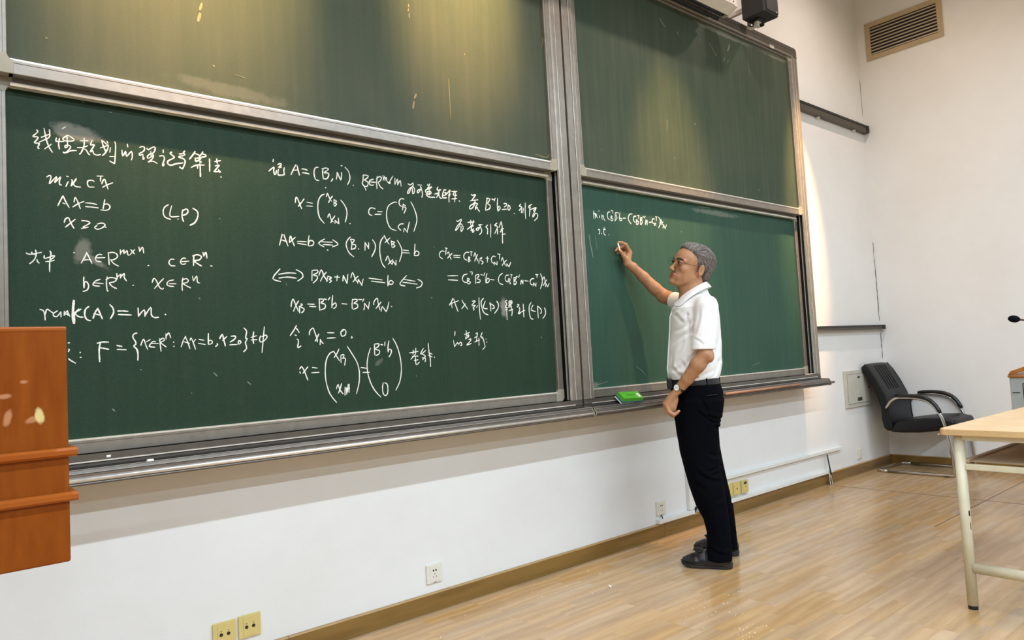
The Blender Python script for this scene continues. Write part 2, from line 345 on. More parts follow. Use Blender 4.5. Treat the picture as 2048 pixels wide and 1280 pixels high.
# ================================================================ sliding chalkboards
WRITING = {
 'title': '4:364,1988 367,1982 353,1964 364,1965 367,1960 357,1944 365,1943 371,1943 366,1928 370,1926|4:385,1997 390,1964 397,1938 407,1919|4:377,1965 401,1980|4:400,1995 401,1984 400,1971 393,1963 371,1948|4:405,1946 386,1927|4:437,2004 447,2013|4:420,1970 418,1959 422,1958 441,1961|4:429,1970 426,1951 428,1933|4:452,1984 439,1971 444,1964 461,1965 472,1972 452,1984 452,1963 451,1944 445,1940 445,1947 455,1950 461,1944 448,1925 438,1923 446,1922 462,1932 478,1935|4:502,1983 502,1963 499,1948 492,1930 487,1924|4:491,1971 514,1975|4:481,1946 498,1949 512,1957|4:502,1944 507,1942 514,1929 518,1926|4:526,1978 521,1961 533,1964 519,1936 527,1943 530,1932 540,1928 551,1932|4:556,1984 559,1968 568,1943|4:556,1984 569,1973 576,1965 568,1943 557,1929|4:551,1955 576,1969|4:572,1982 575,1976|4:583,1961 580,1945|4:597,1985 599,1967 595,1910 591,1907 579,1913|4:580,1929 593,1931|4:637,1982 638,1972|4:619,1958 621,1936 631,1956 633,1937 650,1958 652,1940 649,1927|4:677,1976 683,1980 693,1979 690,1965 676,1954 677,1946 686,1953 688,1933 691,1940|4:701,1977 705,1972 723,1985 729,1983 726,1969 719,1960|4:714,1967 714,1949|4:722,1956 713,1959 702,1947 704,1940 719,1950 723,1954 718,1940 704,1926 718,1932 734,1926|4:756,1980 756,1969|4:743,1954 755,1957 760,1947 753,1926 754,1919 759,1927|5:785,1975 780,1969 792,1960 792,1954 771,1939 773,1927 784,1926 799,1933 824,1940|5:832,1986 827,1980 831,1971 813,1963 811,1959 828,1955 832,1943 825,1924 820,1917 812,1923|5:812,1972 825,1975|5:869,1991 864,1981 848,1958|5:865,1983 877,1980 885,1977|5:897,1994 895,1988 884,1972|5:897,1985 907,1982 907,1976 891,1971|5:869,1965 871,1952 888,1964 887,1968 873,1964|5:875,1956 886,1955 890,1952|5:854,1927 872,1938 900,1942|5:876,1937 876,1926|5:885,1949 886,1924 885,1897|5:886,1912 886,1896|5:921,1969 921,1945 920,1921|5:949,1973 948,1964 950,1956|5:941,1961 962,1968|5:942,1944 957,1949 937,1921 957,1926 957,1921|5:953,1931 961,1923|5:962,1905 963,1903',
 'minimise': '4:390,1832 399,1839 402,1832 397,1812 400,1813 416,1835 418,1832 412,1815 430,1838 426,1822 427,1811 432,1810|4:447,1842 452,1841|4:452,1824 448,1815 445,1807|4:462,1832 464,1827 460,1810|4:462,1811 475,1837 474,1832 467,1819 473,1810 488,1809|4:529,1834 523,1837 511,1834 509,1822 514,1813 529,1814|4:539,1854 557,1856|4:550,1854 549,1837|4:553,1828 556,1838 562,1846 568,1825 572,1812|4:587,1836 568,1826 555,1816|4:435,1773 429,1759 420,1738|4:436,1773 443,1755 453,1735|4:435,1749 442,1746|4:468,1755 471,1772 476,1764 480,1753 486,1734|4:497,1760 480,1751 464,1738|4:502,1756 523,1756 536,1753|4:502,1743 523,1743 540,1742|4:561,1773 558,1757 555,1741|4:557,1754 567,1759 576,1753 575,1743 565,1736 548,1736|4:438,1683 441,1694 450,1700 455,1688 461,1674 466,1665|4:470,1696 457,1683 441,1667|4:489,1693 504,1693 514,1688 504,1679 493,1672|4:488,1666 497,1669 508,1672|4:536,1685 552,1690 560,1683 548,1671 535,1667 528,1673 535,1680|4:559,1677 563,1676',
 'where': '4:329,1573 339,1569 371,1577|4:344,1577 345,1569|4:355,1584 356,1566 349,1549 338,1538|4:358,1553 360,1546 364,1541|4:345,1571 353,1569|4:379,1567 379,1558 391,1561 402,1567 408,1567 404,1561 395,1553|4:395,1583 398,1574 394,1548 393,1514|4:383,1547 397,1549 407,1553|4:502,1584 497,1570 485,1547|4:502,1584 510,1565 517,1547|4:492,1557 510,1560|4:548,1579 538,1579 529,1569 531,1556 545,1554|4:528,1567 557,1569|4:568,1588 569,1566 570,1545|4:568,1585 581,1589 594,1584 596,1573 584,1563 575,1562|4:575,1562 584,1550 599,1541|4:464,1582 465,1581|4:606,1600 606,1583|4:606,1587 617,1600 617,1586 627,1598 629,1585 634,1581|4:492,1500 491,1481 492,1462|4:492,1464 494,1481 500,1483 506,1470 501,1455 489,1450|4:541,1493 526,1486 519,1474 526,1470 539,1469|4:523,1480 550,1478|4:563,1502 560,1481 562,1454 565,1454|4:559,1492 572,1500 590,1497 587,1487 569,1481|4:569,1479 579,1468 591,1462|4:593,1515 594,1495|4:595,1503 606,1513 604,1499|4:605,1503 617,1516 616,1502 623,1490|4:639,1602 651,1587|4:652,1603 637,1584|4:666,1613 668,1597|4:668,1597 678,1614 681,1592|4:694,1547 697,1548|4:783,1574 772,1574 765,1563 771,1551 786,1550|4:824,1580 812,1579 805,1566 811,1557 823,1560|4:809,1567 835,1570|5:853,1593 851,1555|5:849,1590 865,1596 880,1590 873,1577 855,1572 864,1563 879,1554|5:886,1606 889,1592|5:889,1592 897,1607 900,1585|5:913,1556 918,1555|4:643,1474 645,1475|4:707,1487 712,1501 720,1495 730,1471 740,1463 744,1467|4:745,1502 731,1486 714,1465|4:780,1498 762,1493 756,1481 764,1475 779,1474|4:764,1484 787,1484|4:812,1507 808,1479 809,1460|4:808,1498 824,1504 831,1497 824,1489 812,1486 824,1477 838,1470|4:846,1514 849,1497|4:850,1498 861,1515 863,1493 871,1489|4:769,1776 755,1765 750,1747 756,1729 775,1722|4:780,1773 773,1734 804,1736|4:800,1725 802,1725|5:818,1761 815,1737 820,1718|5:818,1759 832,1766 837,1758 831,1747 818,1741|5:855,1771 870,1761 872,1743 861,1718 843,1706',
 'rank': '4:364,1388 373,1384 377,1372 378,1353|4:378,1368 383,1388 392,1383 399,1377|4:413,1383 402,1375 402,1367 411,1364 421,1377|4:423,1380 423,1363|4:433,1382 432,1368|4:433,1369 442,1384 443,1368|4:441,1382 448,1365|4:432,1375 444,1370|5:475,1390 462,1375|5:481,1389 464,1375 476,1363 487,1362|5:505,1398 495,1389 492,1370 498,1354 509,1350|5:532,1392 523,1377 517,1358|5:532,1392 538,1375 545,1356|5:520,1374 540,1368|5:569,1405 578,1394 580,1377 570,1357|5:593,1383 608,1383 625,1382|5:595,1371 614,1370 636,1369|5:658,1394 659,1365|5:660,1367 678,1388 680,1365|5:680,1367 700,1397 701,1370 711,1360 725,1361|5:747,1372 749,1370|4:442,1275 446,1276|4:442,1255 445,1253 442,1246|5:476,1243 477,1242|4:476,1226 479,1226|4:442,1223 449,1216 462,1207|5:528,1272 544,1276 562,1275|5:537,1271 533,1250 534,1209|5:533,1257 548,1254 562,1250|5:588,1263 603,1259|5:589,1249 616,1247|5:652,1305 642,1301 639,1290 647,1275 648,1266 641,1259 650,1249 654,1232 653,1209|9:461,1418 458,1382 460,1342|4:664,1261 668,1273 674,1283 680,1262 686,1246|4:695,1281 682,1273|4:712,1272 704,1274 692,1260 696,1255 710,1253|4:699,1267 722,1266|4:727,1284 728,1261 730,1238|4:725,1277 738,1285 742,1277 730,1269 748,1253|4:748,1301 748,1281|4:749,1292 757,1304 761,1296 764,1286|4:773,1271 774,1269|4:773,1255 775,1254|4:799,1252 807,1275 816,1290|4:814,1290 823,1267 829,1244|4:810,1270 828,1264|4:831,1275 834,1284 842,1266 849,1241|4:850,1278 843,1269|4:862,1278 880,1274|4:860,1263 885,1258|5:897,1299 895,1260|4:896,1260 899,1273 910,1270 908,1261 896,1258|5:928,1260 929,1255 922,1250|5:938,1279 948,1295 952,1278 958,1251|5:964,1286 949,1272|5:981,1287 997,1287 995,1277 977,1265|5:975,1254 1003,1255|5:1009,1270 1018,1264 1010,1256 1007,1265 1016,1269|5:1031,1318 1041,1305 1036,1280 1042,1276 1035,1261 1039,1240 1027,1226|5:1069,1303 1065,1278 1067,1257|5:1058,1281 1079,1287|5:1058,1271 1080,1272|5:1112,1322 1106,1277 1099,1221|5:1096,1286 1091,1274 1095,1262 1110,1268 1121,1280 1117,1289 1101,1283',
 'assume': '5:1172,2002 1174,2001 1171,1993|5:1153,1952 1174,1971 1173,1958 1176,1941 1182,1946 1185,1959|5:1192,1984 1201,1990 1207,1987 1196,1974 1202,1973|5:1193,1974 1207,1976|5:1194,1965 1191,1954 1192,1941 1199,1941 1216,1944|5:1218,1974 1216,1959 1218,1946|5:1269,1994 1259,1976 1246,1949|5:1274,1991 1278,1972 1283,1952|5:1257,1969 1277,1973|5:1295,1980 1309,1980 1318,1977|5:1297,1964 1313,1964 1326,1962|5:1368,1997 1356,1993 1349,1979 1349,1959 1355,1942 1369,1940|5:1390,1993 1387,1975 1390,1950|5:1385,1992 1405,1998 1415,1994 1394,1978|5:1394,1976 1415,1976 1412,1960 1403,1951 1391,1950|5:1431,1954 1433,1953 1425,1943|5:1455,1986 1454,1972 1450,1955|5:1457,1985 1463,1969 1471,1954|5:1476,1989 1475,1971 1471,1954|5:1475,2018 1480,2018|5:1494,2013 1508,2000 1515,1980 1514,1960 1503,1939|5:1530,1939 1531,1937|5:1397,1913 1400,1912|5:1581,1991 1580,1968 1575,1951 1587,1940 1600,1944 1604,1959 1591,1967 1587,1969 1604,1983 1603,1991 1581,1990|5:1584,1935 1587,1934|5:1590,1931 1591,1924|5:1632,1978 1615,1971 1609,1959 1617,1949 1632,1952|5:1612,1963 1642,1965|5:1652,1993 1648,1966 1648,1937|5:1648,1984 1665,1994 1673,1989 1667,1976 1656,1967|5:1656,1965 1666,1947 1679,1940|5:1682,2001 1683,1979|5:1683,1981 1691,1999 1691,1979|5:1692,1982 1699,1995 1701,1978 1714,1968 1719,1973|5:1733,2004 1719,1983 1710,1968|5:1744,1997 1742,1968|5:1744,1969 1758,1995 1757,1967|5:1758,1970 1772,1989 1775,1963|5:1813,1979 1826,1975 1842,1986 1838,1969 1820,1957 1807,1935 1816,1936 1828,1958 1838,1969 1848,1958 1845,1942 1839,1935 1835,1938 1837,1961|5:1867,1980 1889,1981|6:1881,1974 1885,1964 1867,1955 1862,1946 1869,1943 1884,1962 1890,1950 1891,1934 1886,1924|6:1923,1989 1928,1980 1935,1992|6:1920,1971 1947,1979 1932,1970 1909,1959 1914,1945|6:1918,1953 1936,1957 1939,1947 1917,1941 1921,1953|6:1931,1970 1929,1938|6:1911,1939 1923,1930 1938,1929 1959,1931|6:1981,1983 1976,1970 1983,1967 1998,1972|6:1960,1946 1986,1955|6:1986,1966 1984,1950 1970,1931|6:1985,1945 1991,1932 2000,1929|6:2015,1973 2028,1974|6:2017,1974 2006,1947 2009,1933 2029,1936|6:2019,1959 2027,1961 2023,1949 2012,1945|6:2026,1949 2053,1977 2044,1951 2043,1917|6:2052,1957 2042,1940|6:2061,1970 2093,1974|6:2079,1971 2070,1954 2091,1955|6:2085,1969 2076,1920|6:2060,1933 2090,1939|6:2104,1928 2107,1927',
 'invertible': '5:1260,1834 1264,1856 1271,1851 1282,1823 1287,1811|5:1299,1853 1285,1835 1273,1820|5:1311,1841 1335,1839|5:1309,1825 1335,1826|5:1391,1884 1375,1874 1363,1852 1359,1819 1365,1782 1386,1758|5:1400,1873 1406,1889 1413,1872 1423,1857|5:1429,1879 1419,1867 1409,1849|5:1435,1865 1434,1840|5:1435,1864 1447,1859 1437,1851 1447,1847 1437,1836|5:1467,1866 1482,1849 1493,1826 1493,1802 1484,1772|5:1403,1785 1411,1802 1418,1778 1427,1768|5:1436,1794 1424,1778 1416,1763|5:1437,1775 1435,1762|5:1437,1774 1452,1762|5:1452,1787 1453,1762|5:1505,1767 1508,1767|5:1633,1844 1616,1847 1603,1837 1602,1818 1617,1812|5:1646,1833 1669,1834|5:1632,1819 1663,1822|5:1748,1884 1734,1884 1704,1865 1692,1833 1693,1795 1709,1762 1739,1754|5:1787,1904 1773,1905 1761,1893 1762,1874 1773,1869|5:1782,1881 1777,1852|5:1784,1867 1796,1863 1784,1838|5:1782,1879 1795,1874|5:1824,1895 1839,1869 1851,1835 1851,1802 1833,1758|5:1779,1788 1761,1785 1749,1770 1763,1757|5:1782,1768 1777,1751|5:1784,1767 1798,1750|5:1811,1799 1802,1770 1796,1750',
 'system': '5:1199,1698 1194,1680 1186,1652|5:1206,1697 1213,1675 1222,1651|5:1195,1674 1218,1669|5:1228,1669 1234,1694 1240,1677 1249,1653|5:1254,1689 1229,1666|5:1263,1673 1302,1674|5:1263,1665 1302,1661|5:1315,1700 1311,1678 1310,1658|5:1310,1662 1318,1680 1334,1676 1330,1661 1312,1657|5:1384,1691 1356,1671 1380,1658|5:1372,1678 1419,1679|5:1377,1667 1420,1667|5:1421,1690 1446,1673 1420,1660|5:1394,1645 1398,1644|5:1505,1708 1489,1690 1484,1669 1496,1639 1518,1622|5:1506,1698 1511,1678 1508,1655|5:1506,1698 1525,1696 1511,1678 1528,1675 1527,1661 1506,1653|5:1542,1659 1543,1657|5:1576,1689 1574,1654|5:1578,1687 1593,1662|5:1594,1688 1592,1662|5:1614,1703 1626,1685 1625,1660 1606,1627|5:1670,1720 1653,1694 1648,1648 1656,1602 1671,1582|5:1674,1727 1685,1706 1697,1689|5:1704,1718 1677,1695|5:1710,1705 1712,1676|5:1709,1703 1728,1699 1715,1691 1729,1684 1716,1674|5:1742,1709 1760,1679 1762,1650 1748,1612|5:1769,1666 1799,1665|5:1764,1654 1804,1654|5:1676,1612 1688,1634 1697,1611 1706,1599|5:1713,1619 1688,1597|5:1713,1612 1710,1598|5:1715,1612 1728,1595|5:1730,1617 1729,1595|5:1836,1698 1833,1673 1829,1647|5:1832,1651 1841,1666 1856,1659 1849,1646 1829,1644|5:1184,1555 1153,1516 1185,1504|5:1178,1533 1215,1540 1251,1540|5:1179,1518 1214,1523 1252,1520|5:1253,1555 1275,1544 1281,1526 1257,1508|5:1322,1554 1320,1513|5:1323,1554 1344,1557 1347,1547 1326,1535 1343,1532 1343,1519 1325,1502|5:1352,1535 1364,1559 1375,1533 1390,1512|5:1386,1550 1371,1533 1358,1511|5:1393,1534 1385,1510|5:1394,1532 1409,1527 1398,1520 1408,1514 1399,1506|5:1423,1531 1447,1530|5:1436,1538 1433,1515|5:1464,1539 1461,1514|5:1465,1538 1480,1504|5:1486,1544 1480,1504|5:1500,1530 1509,1553 1521,1524 1529,1513|5:1534,1537 1523,1528 1509,1512|5:1536,1525 1531,1506|5:1536,1523 1552,1498|5:1559,1526 1550,1498|5:1588,1531 1654,1525|5:1599,1518 1667,1513|5:1685,1547 1682,1519 1682,1499|5:1683,1501 1694,1523 1710,1518 1703,1507 1683,1508|5:1782,1549 1744,1510 1771,1501|5:1762,1532 1827,1524|5:1761,1518 1837,1511|5:1842,1534 1865,1521 1858,1502 1832,1493',
 'solve': '5:1225,1402 1228,1419 1235,1434 1244,1413 1256,1384|5:1258,1426 1246,1408 1235,1384|5:1261,1405 1261,1377|5:1267,1414 1274,1411 1265,1403 1280,1395 1279,1386 1270,1378|5:1297,1414 1326,1413|5:1305,1404 1333,1403|5:1350,1435 1349,1413 1350,1388|5:1347,1435 1365,1435 1368,1428 1355,1420 1375,1413 1373,1398 1355,1390|5:1371,1436 1382,1434|5:1398,1443 1390,1432|5:1411,1451 1407,1423 1405,1399|5:1407,1409 1421,1420 1426,1411 1421,1400 1413,1397|5:1452,1417 1476,1415|5:1503,1436 1500,1415 1500,1396|5:1502,1435 1523,1436 1525,1429 1509,1419 1526,1415 1525,1401 1505,1393|5:1533,1436 1549,1436|5:1558,1439 1552,1428|5:1561,1420 1559,1401 1556,1391|5:1562,1419 1578,1397|5:1585,1426 1578,1394|5:1606,1414 1608,1428 1625,1443 1628,1421 1636,1391|5:1643,1426 1616,1397|5:1646,1404 1642,1385|5:1649,1406 1667,1383|5:1683,1427 1676,1402 1667,1383|5:1695,1407 1697,1406|5:1245,1325 1235,1309 1217,1285|5:1244,1314 1250,1307 1255,1297|5:1237,1287 1243,1285|5:1245,1270 1251,1266 1250,1252 1247,1241 1250,1235 1261,1242|5:1299,1286 1303,1304 1317,1314 1322,1301 1332,1272 1333,1257|5:1341,1289 1332,1272 1324,1260|5:1347,1267 1345,1245|5:1347,1265 1355,1253 1360,1249|5:1381,1294 1410,1293|5:1378,1271 1415,1272|5:1452,1306 1442,1295 1444,1281 1452,1278 1463,1285 1465,1301 1455,1306 1450,1299|5:1491,1276 1494,1271 1489,1269',
 'basic': '5:1252,1148 1260,1157 1269,1145 1277,1124 1285,1101|5:1287,1155 1276,1142 1265,1130|5:1252,1137 1254,1130|5:1307,1152 1328,1148|5:1303,1130 1335,1130|5:1391,1211 1373,1187 1364,1146 1365,1093 1380,1039 1409,1000|5:1394,1210 1405,1214 1416,1197 1430,1174|5:1430,1224 1420,1206 1406,1189|5:1437,1196 1437,1166|5:1439,1198 1452,1199 1448,1188|5:1443,1184 1458,1182 1453,1155|5:1469,1234 1489,1203 1511,1166 1521,1126 1518,1077 1503,1030|5:1411,1057 1419,1075 1426,1053 1440,1034|5:1435,1077 1429,1059 1420,1039|5:1451,1061 1449,1028|5:1456,1059 1458,1030|5:1459,1057 1463,1042|5:1466,1072 1463,1040|5:1471,1073 1469,1038|5:1462,1057 1472,1053|5:1530,1141 1557,1136|5:1539,1119 1570,1118|5:1580,1223 1564,1179 1560,1130 1572,1077 1594,1036 1621,1007|5:1601,1240 1600,1218 1600,1193|5:1601,1240 1622,1241 1620,1230 1603,1218 1624,1211 1621,1196 1605,1190|5:1632,1238 1643,1235|5:1654,1248 1652,1231|5:1674,1252 1668,1225 1668,1203|5:1668,1203 1674,1216 1685,1209 1681,1194 1671,1181|5:1695,1263 1715,1227 1729,1176 1732,1122 1722,1071 1699,1032|5:1636,1069 1631,1042 1636,1017 1650,1013 1658,1031 1656,1060 1643,1068|5:1800,1207 1797,1189|5:1814,1215 1811,1186|5:1779,1195 1825,1200|5:1785,1166 1807,1186|5:1793,1178 1824,1179|5:1810,1173 1809,1160|5:1802,1160 1823,1162|5:1810,1169 1812,1140 1830,1151|5:1855,1213 1838,1189 1849,1191 1866,1203|5:1849,1186 1864,1177 1848,1161|5:1846,1170 1864,1167 1861,1151|5:1883,1237 1885,1199 1891,1160 1890,1128|5:1883,1193 1902,1185|5:1882,1181 1901,1172|5:1913,1172 1915,1169',
 'feasible': '6:2181,1969 2190,1965 2209,1971 2184,1941|6:2173,1936 2221,1946|6:2203,1942 2199,1927 2174,1913 2166,1900 2170,1895 2185,1902 2201,1923|6:2196,1930 2219,1925|6:2219,1925 2205,1909 2204,1895|6:2204,1899 2215,1908 2218,1898 2229,1887|6:2282,1961 2274,1930 2267,1901|6:2276,1959 2300,1958 2283,1933 2299,1925 2293,1908 2268,1897|6:2312,1959 2323,1958|6:2334,1966 2327,1951|6:2350,1967 2346,1930 2347,1903|6:2347,1906 2355,1926 2364,1922 2361,1912 2348,1901|6:2390,1943 2408,1946 2407,1936 2392,1926|6:2377,1912 2407,1916|6:2420,1940 2416,1920 2423,1912 2432,1924 2429,1936 2418,1935|6:2457,1899 2460,1898|6:2507,1953 2496,1940 2514,1939 2493,1917|6:2514,1934 2508,1907|6:2525,1933 2518,1907|6:2540,1962 2536,1919 2537,1879|6:2585,1959 2564,1947 2565,1937 2574,1942|6:2574,1948 2564,1894|6:2566,1927 2615,1945 2596,1927 2603,1922|6:2618,1944 2603,1920|6:2603,1920 2587,1896 2594,1894 2609,1913 2624,1909 2621,1891 2599,1873|5:2082,1829 2091,1826 2112,1839 2104,1820 2087,1805 2072,1781 2080,1784 2096,1801 2106,1816 2120,1801 2117,1787 2108,1778 2106,1783 2108,1802|6:2170,1839 2168,1816|6:2186,1839 2180,1817|6:2150,1826 2191,1832|6:2180,1817 2165,1804 2145,1791|6:2165,1807 2185,1811|6:2173,1805 2170,1791 2185,1796|6:2166,1786 2187,1790|6:2175,1789 2178,1778 2187,1785|6:2217,1819 2239,1822|6:2224,1816 2230,1809 2205,1800 2202,1793 2211,1791 2227,1807 2236,1793 2231,1779 2220,1771|6:2276,1823 2264,1812 2274,1803 2271,1776|6:2296,1829 2291,1762|6:2338,1838 2321,1824 2340,1820 2319,1783|6:2339,1808 2337,1782|6:2366,1848 2349,1816|6:2366,1848 2371,1818 2369,1769 2368,1737|6:2356,1793 2373,1811|6:2362,1808 2380,1813|6:2371,1782 2389,1786',
 'objective': '5:2000,1673 1985,1674 1972,1662 1973,1645 1989,1637|5:2006,1691 2018,1688|5:2012,1687 2007,1658|5:2016,1663 2025,1672 2030,1654 2038,1637|5:2046,1666 2031,1654 2018,1642|5:2054,1657 2093,1658|5:2053,1648 2092,1648|5:2149,1676 2131,1676 2116,1661 2118,1644 2134,1637|5:2144,1654 2141,1630|5:2144,1655 2153,1651 2145,1644 2154,1637 2143,1629|5:2155,1682 2169,1680|5:2162,1681 2161,1661|5:2177,1658 2186,1678 2192,1656 2201,1636|5:2202,1669 2191,1653 2181,1634|5:2211,1647 2206,1625|5:2215,1650 2229,1655 2218,1642 2235,1633 2224,1622|5:2253,1654 2271,1653|5:2264,1662 2261,1633|5:2316,1664 2301,1666 2288,1652 2291,1635 2304,1629|5:2306,1637 2305,1620|5:2308,1635 2321,1623|5:2325,1639 2323,1623|5:2330,1679 2348,1678|5:2344,1676 2341,1652|5:2353,1644 2362,1662 2369,1641 2379,1622|5:2389,1650 2372,1638 2357,1621|5:2389,1632 2387,1618|5:2391,1630 2402,1616|6:2415,1640 2403,1616|5:2013,1556 2072,1559|5:2016,1537 2071,1536|5:2132,1569 2110,1563 2100,1545 2106,1531 2124,1527|5:2130,1549 2128,1525|5:2130,1548 2144,1544 2133,1535 2149,1529 2139,1521 2130,1522|5:2149,1580 2163,1579 2159,1567|5:2182,1565 2179,1523|5:2182,1564 2201,1569 2202,1560 2188,1548 2208,1543 2206,1531 2187,1529|5:2215,1569 2225,1568|5:2240,1578 2234,1564|5:2255,1577 2246,1550 2245,1528|5:2246,1529 2255,1550 2268,1548 2263,1534 2246,1528|5:2276,1547 2298,1545|5:2357,1581 2336,1568 2327,1547 2334,1529 2355,1523|5:2397,1573 2381,1571 2372,1557 2377,1542 2389,1538|5:2394,1555 2391,1536|5:2398,1555 2407,1549 2399,1541 2408,1531 2400,1528|5:2409,1578 2421,1575|5:2415,1577 2413,1558|6:2432,1562 2430,1528|6:2432,1562 2448,1559 2435,1547 2447,1541 2442,1529 2429,1525|6:2447,1567 2456,1566|6:2471,1576 2464,1562|6:2481,1548 2476,1528|6:2484,1548 2492,1530|6:2494,1550 2492,1530|6:2506,1547 2530,1546|6:2571,1560 2554,1558 2543,1544 2548,1530 2558,1527|6:2567,1538 2564,1521|6:2569,1537 2582,1520|6:2585,1539 2582,1520|6:2585,1583 2602,1582|6:2596,1582 2594,1567|6:2620,1589 2631,1565 2629,1537 2614,1508|6:2634,1556 2646,1572 2653,1544 2655,1522|6:2665,1557 2648,1541 2638,1525|6:2656,1536 2653,1519|6:2658,1535 2670,1519|6:2680,1538 2670,1519',
 'substitute': '5:2037,1448 2029,1434 2016,1415|5:2028,1426 2030,1402|5:2042,1445 2050,1419 2064,1385|5:2015,1420 2070,1437|5:2090,1440 2102,1422 2123,1397|5:2111,1423 2087,1398|5:2153,1435 2172,1437 2150,1417|5:2150,1412 2172,1416 2156,1402 2162,1398 2159,1391|5:2184,1414 2178,1404|5:2196,1453 2195,1412 2198,1347|6:2225,1451 2208,1433 2213,1399 2225,1377 2248,1369|6:2234,1436 2220,1404 2245,1399|6:2264,1430 2267,1410 2267,1388|6:2264,1426 2286,1415 2290,1404 2278,1400|6:2308,1437 2318,1424 2315,1402 2290,1376|6:2376,1443 2365,1435 2375,1424 2363,1408 2377,1405|6:2371,1399 2371,1344|6:2362,1394 2376,1397|6:2390,1438 2408,1440 2408,1427 2389,1424 2390,1438|6:2392,1431 2408,1433|6:2385,1416 2403,1419|6:2384,1408 2406,1411|6:2387,1390 2414,1397|6:2404,1405 2408,1386 2403,1364|6:2446,1422 2456,1421 2443,1408|6:2457,1408 2460,1394 2448,1375 2462,1376|6:2455,1378 2495,1392|6:2486,1424 2485,1386 2486,1357|6:2542,1433 2527,1414 2526,1375 2535,1349 2550,1346|6:2554,1419 2539,1395 2569,1386|6:2586,1415 2586,1386 2587,1352|6:2586,1415 2610,1398 2611,1380 2603,1376|6:2636,1406 2643,1386 2637,1366 2620,1350|5:2040,1288 2037,1269|5:2028,1246 2033,1215|5:2034,1217 2051,1235 2056,1227 2071,1237 2075,1229 2076,1221 2066,1222|5:2106,1292 2107,1283|5:2095,1273 2127,1283|5:2109,1275 2101,1255|5:2118,1275 2119,1259|5:2108,1267 2124,1268 2101,1251|5:2111,1260 2121,1262|5:2120,1248 2133,1251 2126,1238 2105,1222 2135,1229|5:2165,1277 2175,1279 2171,1266|5:2155,1256 2174,1263|5:2155,1235 2186,1245|5:2170,1258 2166,1240|5:2183,1254 2181,1218|5:2205,1280 2194,1260 2207,1255 2218,1215 2215,1207 2203,1197|5:2200,1252 2207,1255|5:2227,1249 2228,1248|5:2229,1234 2232,1233',
 'RIGHT': '6:3068,1969 3066,1948 3066,1925|6:3068,1949 3079,1957 3079,1928|6:3079,1938 3090,1955 3090,1938 3098,1933|6:3111,1974 3114,1973|6:3116,1947 3115,1933|6:3134,1955 3137,1925|6:3138,1943 3148,1951 3150,1934 3161,1920|6:3210,1976 3195,1975 3185,1959 3188,1937 3202,1929|6:3215,1953 3213,1927|6:3215,1953 3226,1952 3218,1942 3232,1936 3227,1926 3212,1925|6:3218,1986 3236,1986|6:3233,1985 3234,1971|6:3256,1973 3249,1925|6:3256,1976 3276,1978|6:3264,1966 3263,1954 3270,1947 3251,1928|6:3284,1979 3285,1975|6:3299,1980 3291,1956 3291,1936|6:3292,1946 3311,1946 3308,1933 3293,1934|6:3322,1949 3349,1952|7:3410,1983 3390,1980 3375,1964 3373,1943 3394,1921|7:3446,1973 3424,1966 3420,1945 3434,1933|7:3446,1952 3445,1921|7:3446,1939 3463,1943 3463,1928 3449,1920|7:3454,1953 3448,1940|7:3460,1978 3476,1979|7:3472,1978 3470,1959|7:3487,1966 3482,1924|7:3489,1966 3503,1970 3498,1957 3489,1951 3504,1947 3495,1928 3483,1926|7:3514,1977 3521,1972|7:3534,1980 3525,1969|7:3538,1957 3530,1926|7:3540,1958 3549,1927|7:3552,1956 3549,1927|7:3569,1944 3593,1948|7:3624,1970 3604,1968 3602,1947 3617,1941|7:3619,1941 3620,1928|7:3622,1944 3635,1929|7:3635,1947 3623,1933|7:3636,1986 3651,1986|7:3645,1985 3642,1961|7:3666,1987 3682,1967 3682,1946 3661,1918|7:3691,1973 3676,1948 3685,1951|7:3691,1973 3701,1942|7:3709,1959 3697,1947 3694,1939|7:3714,1943 3705,1919|7:3714,1943 3726,1916|7:3743,1943 3730,1921|6:3097,1861 3110,1866 3109,1853 3106,1840 3101,1839|6:3124,1844 3126,1842|6:3150,1879 3143,1855 3147,1838 3157,1835|6:3142,1865 3160,1870|6:3186,1840 3187,1839',
}
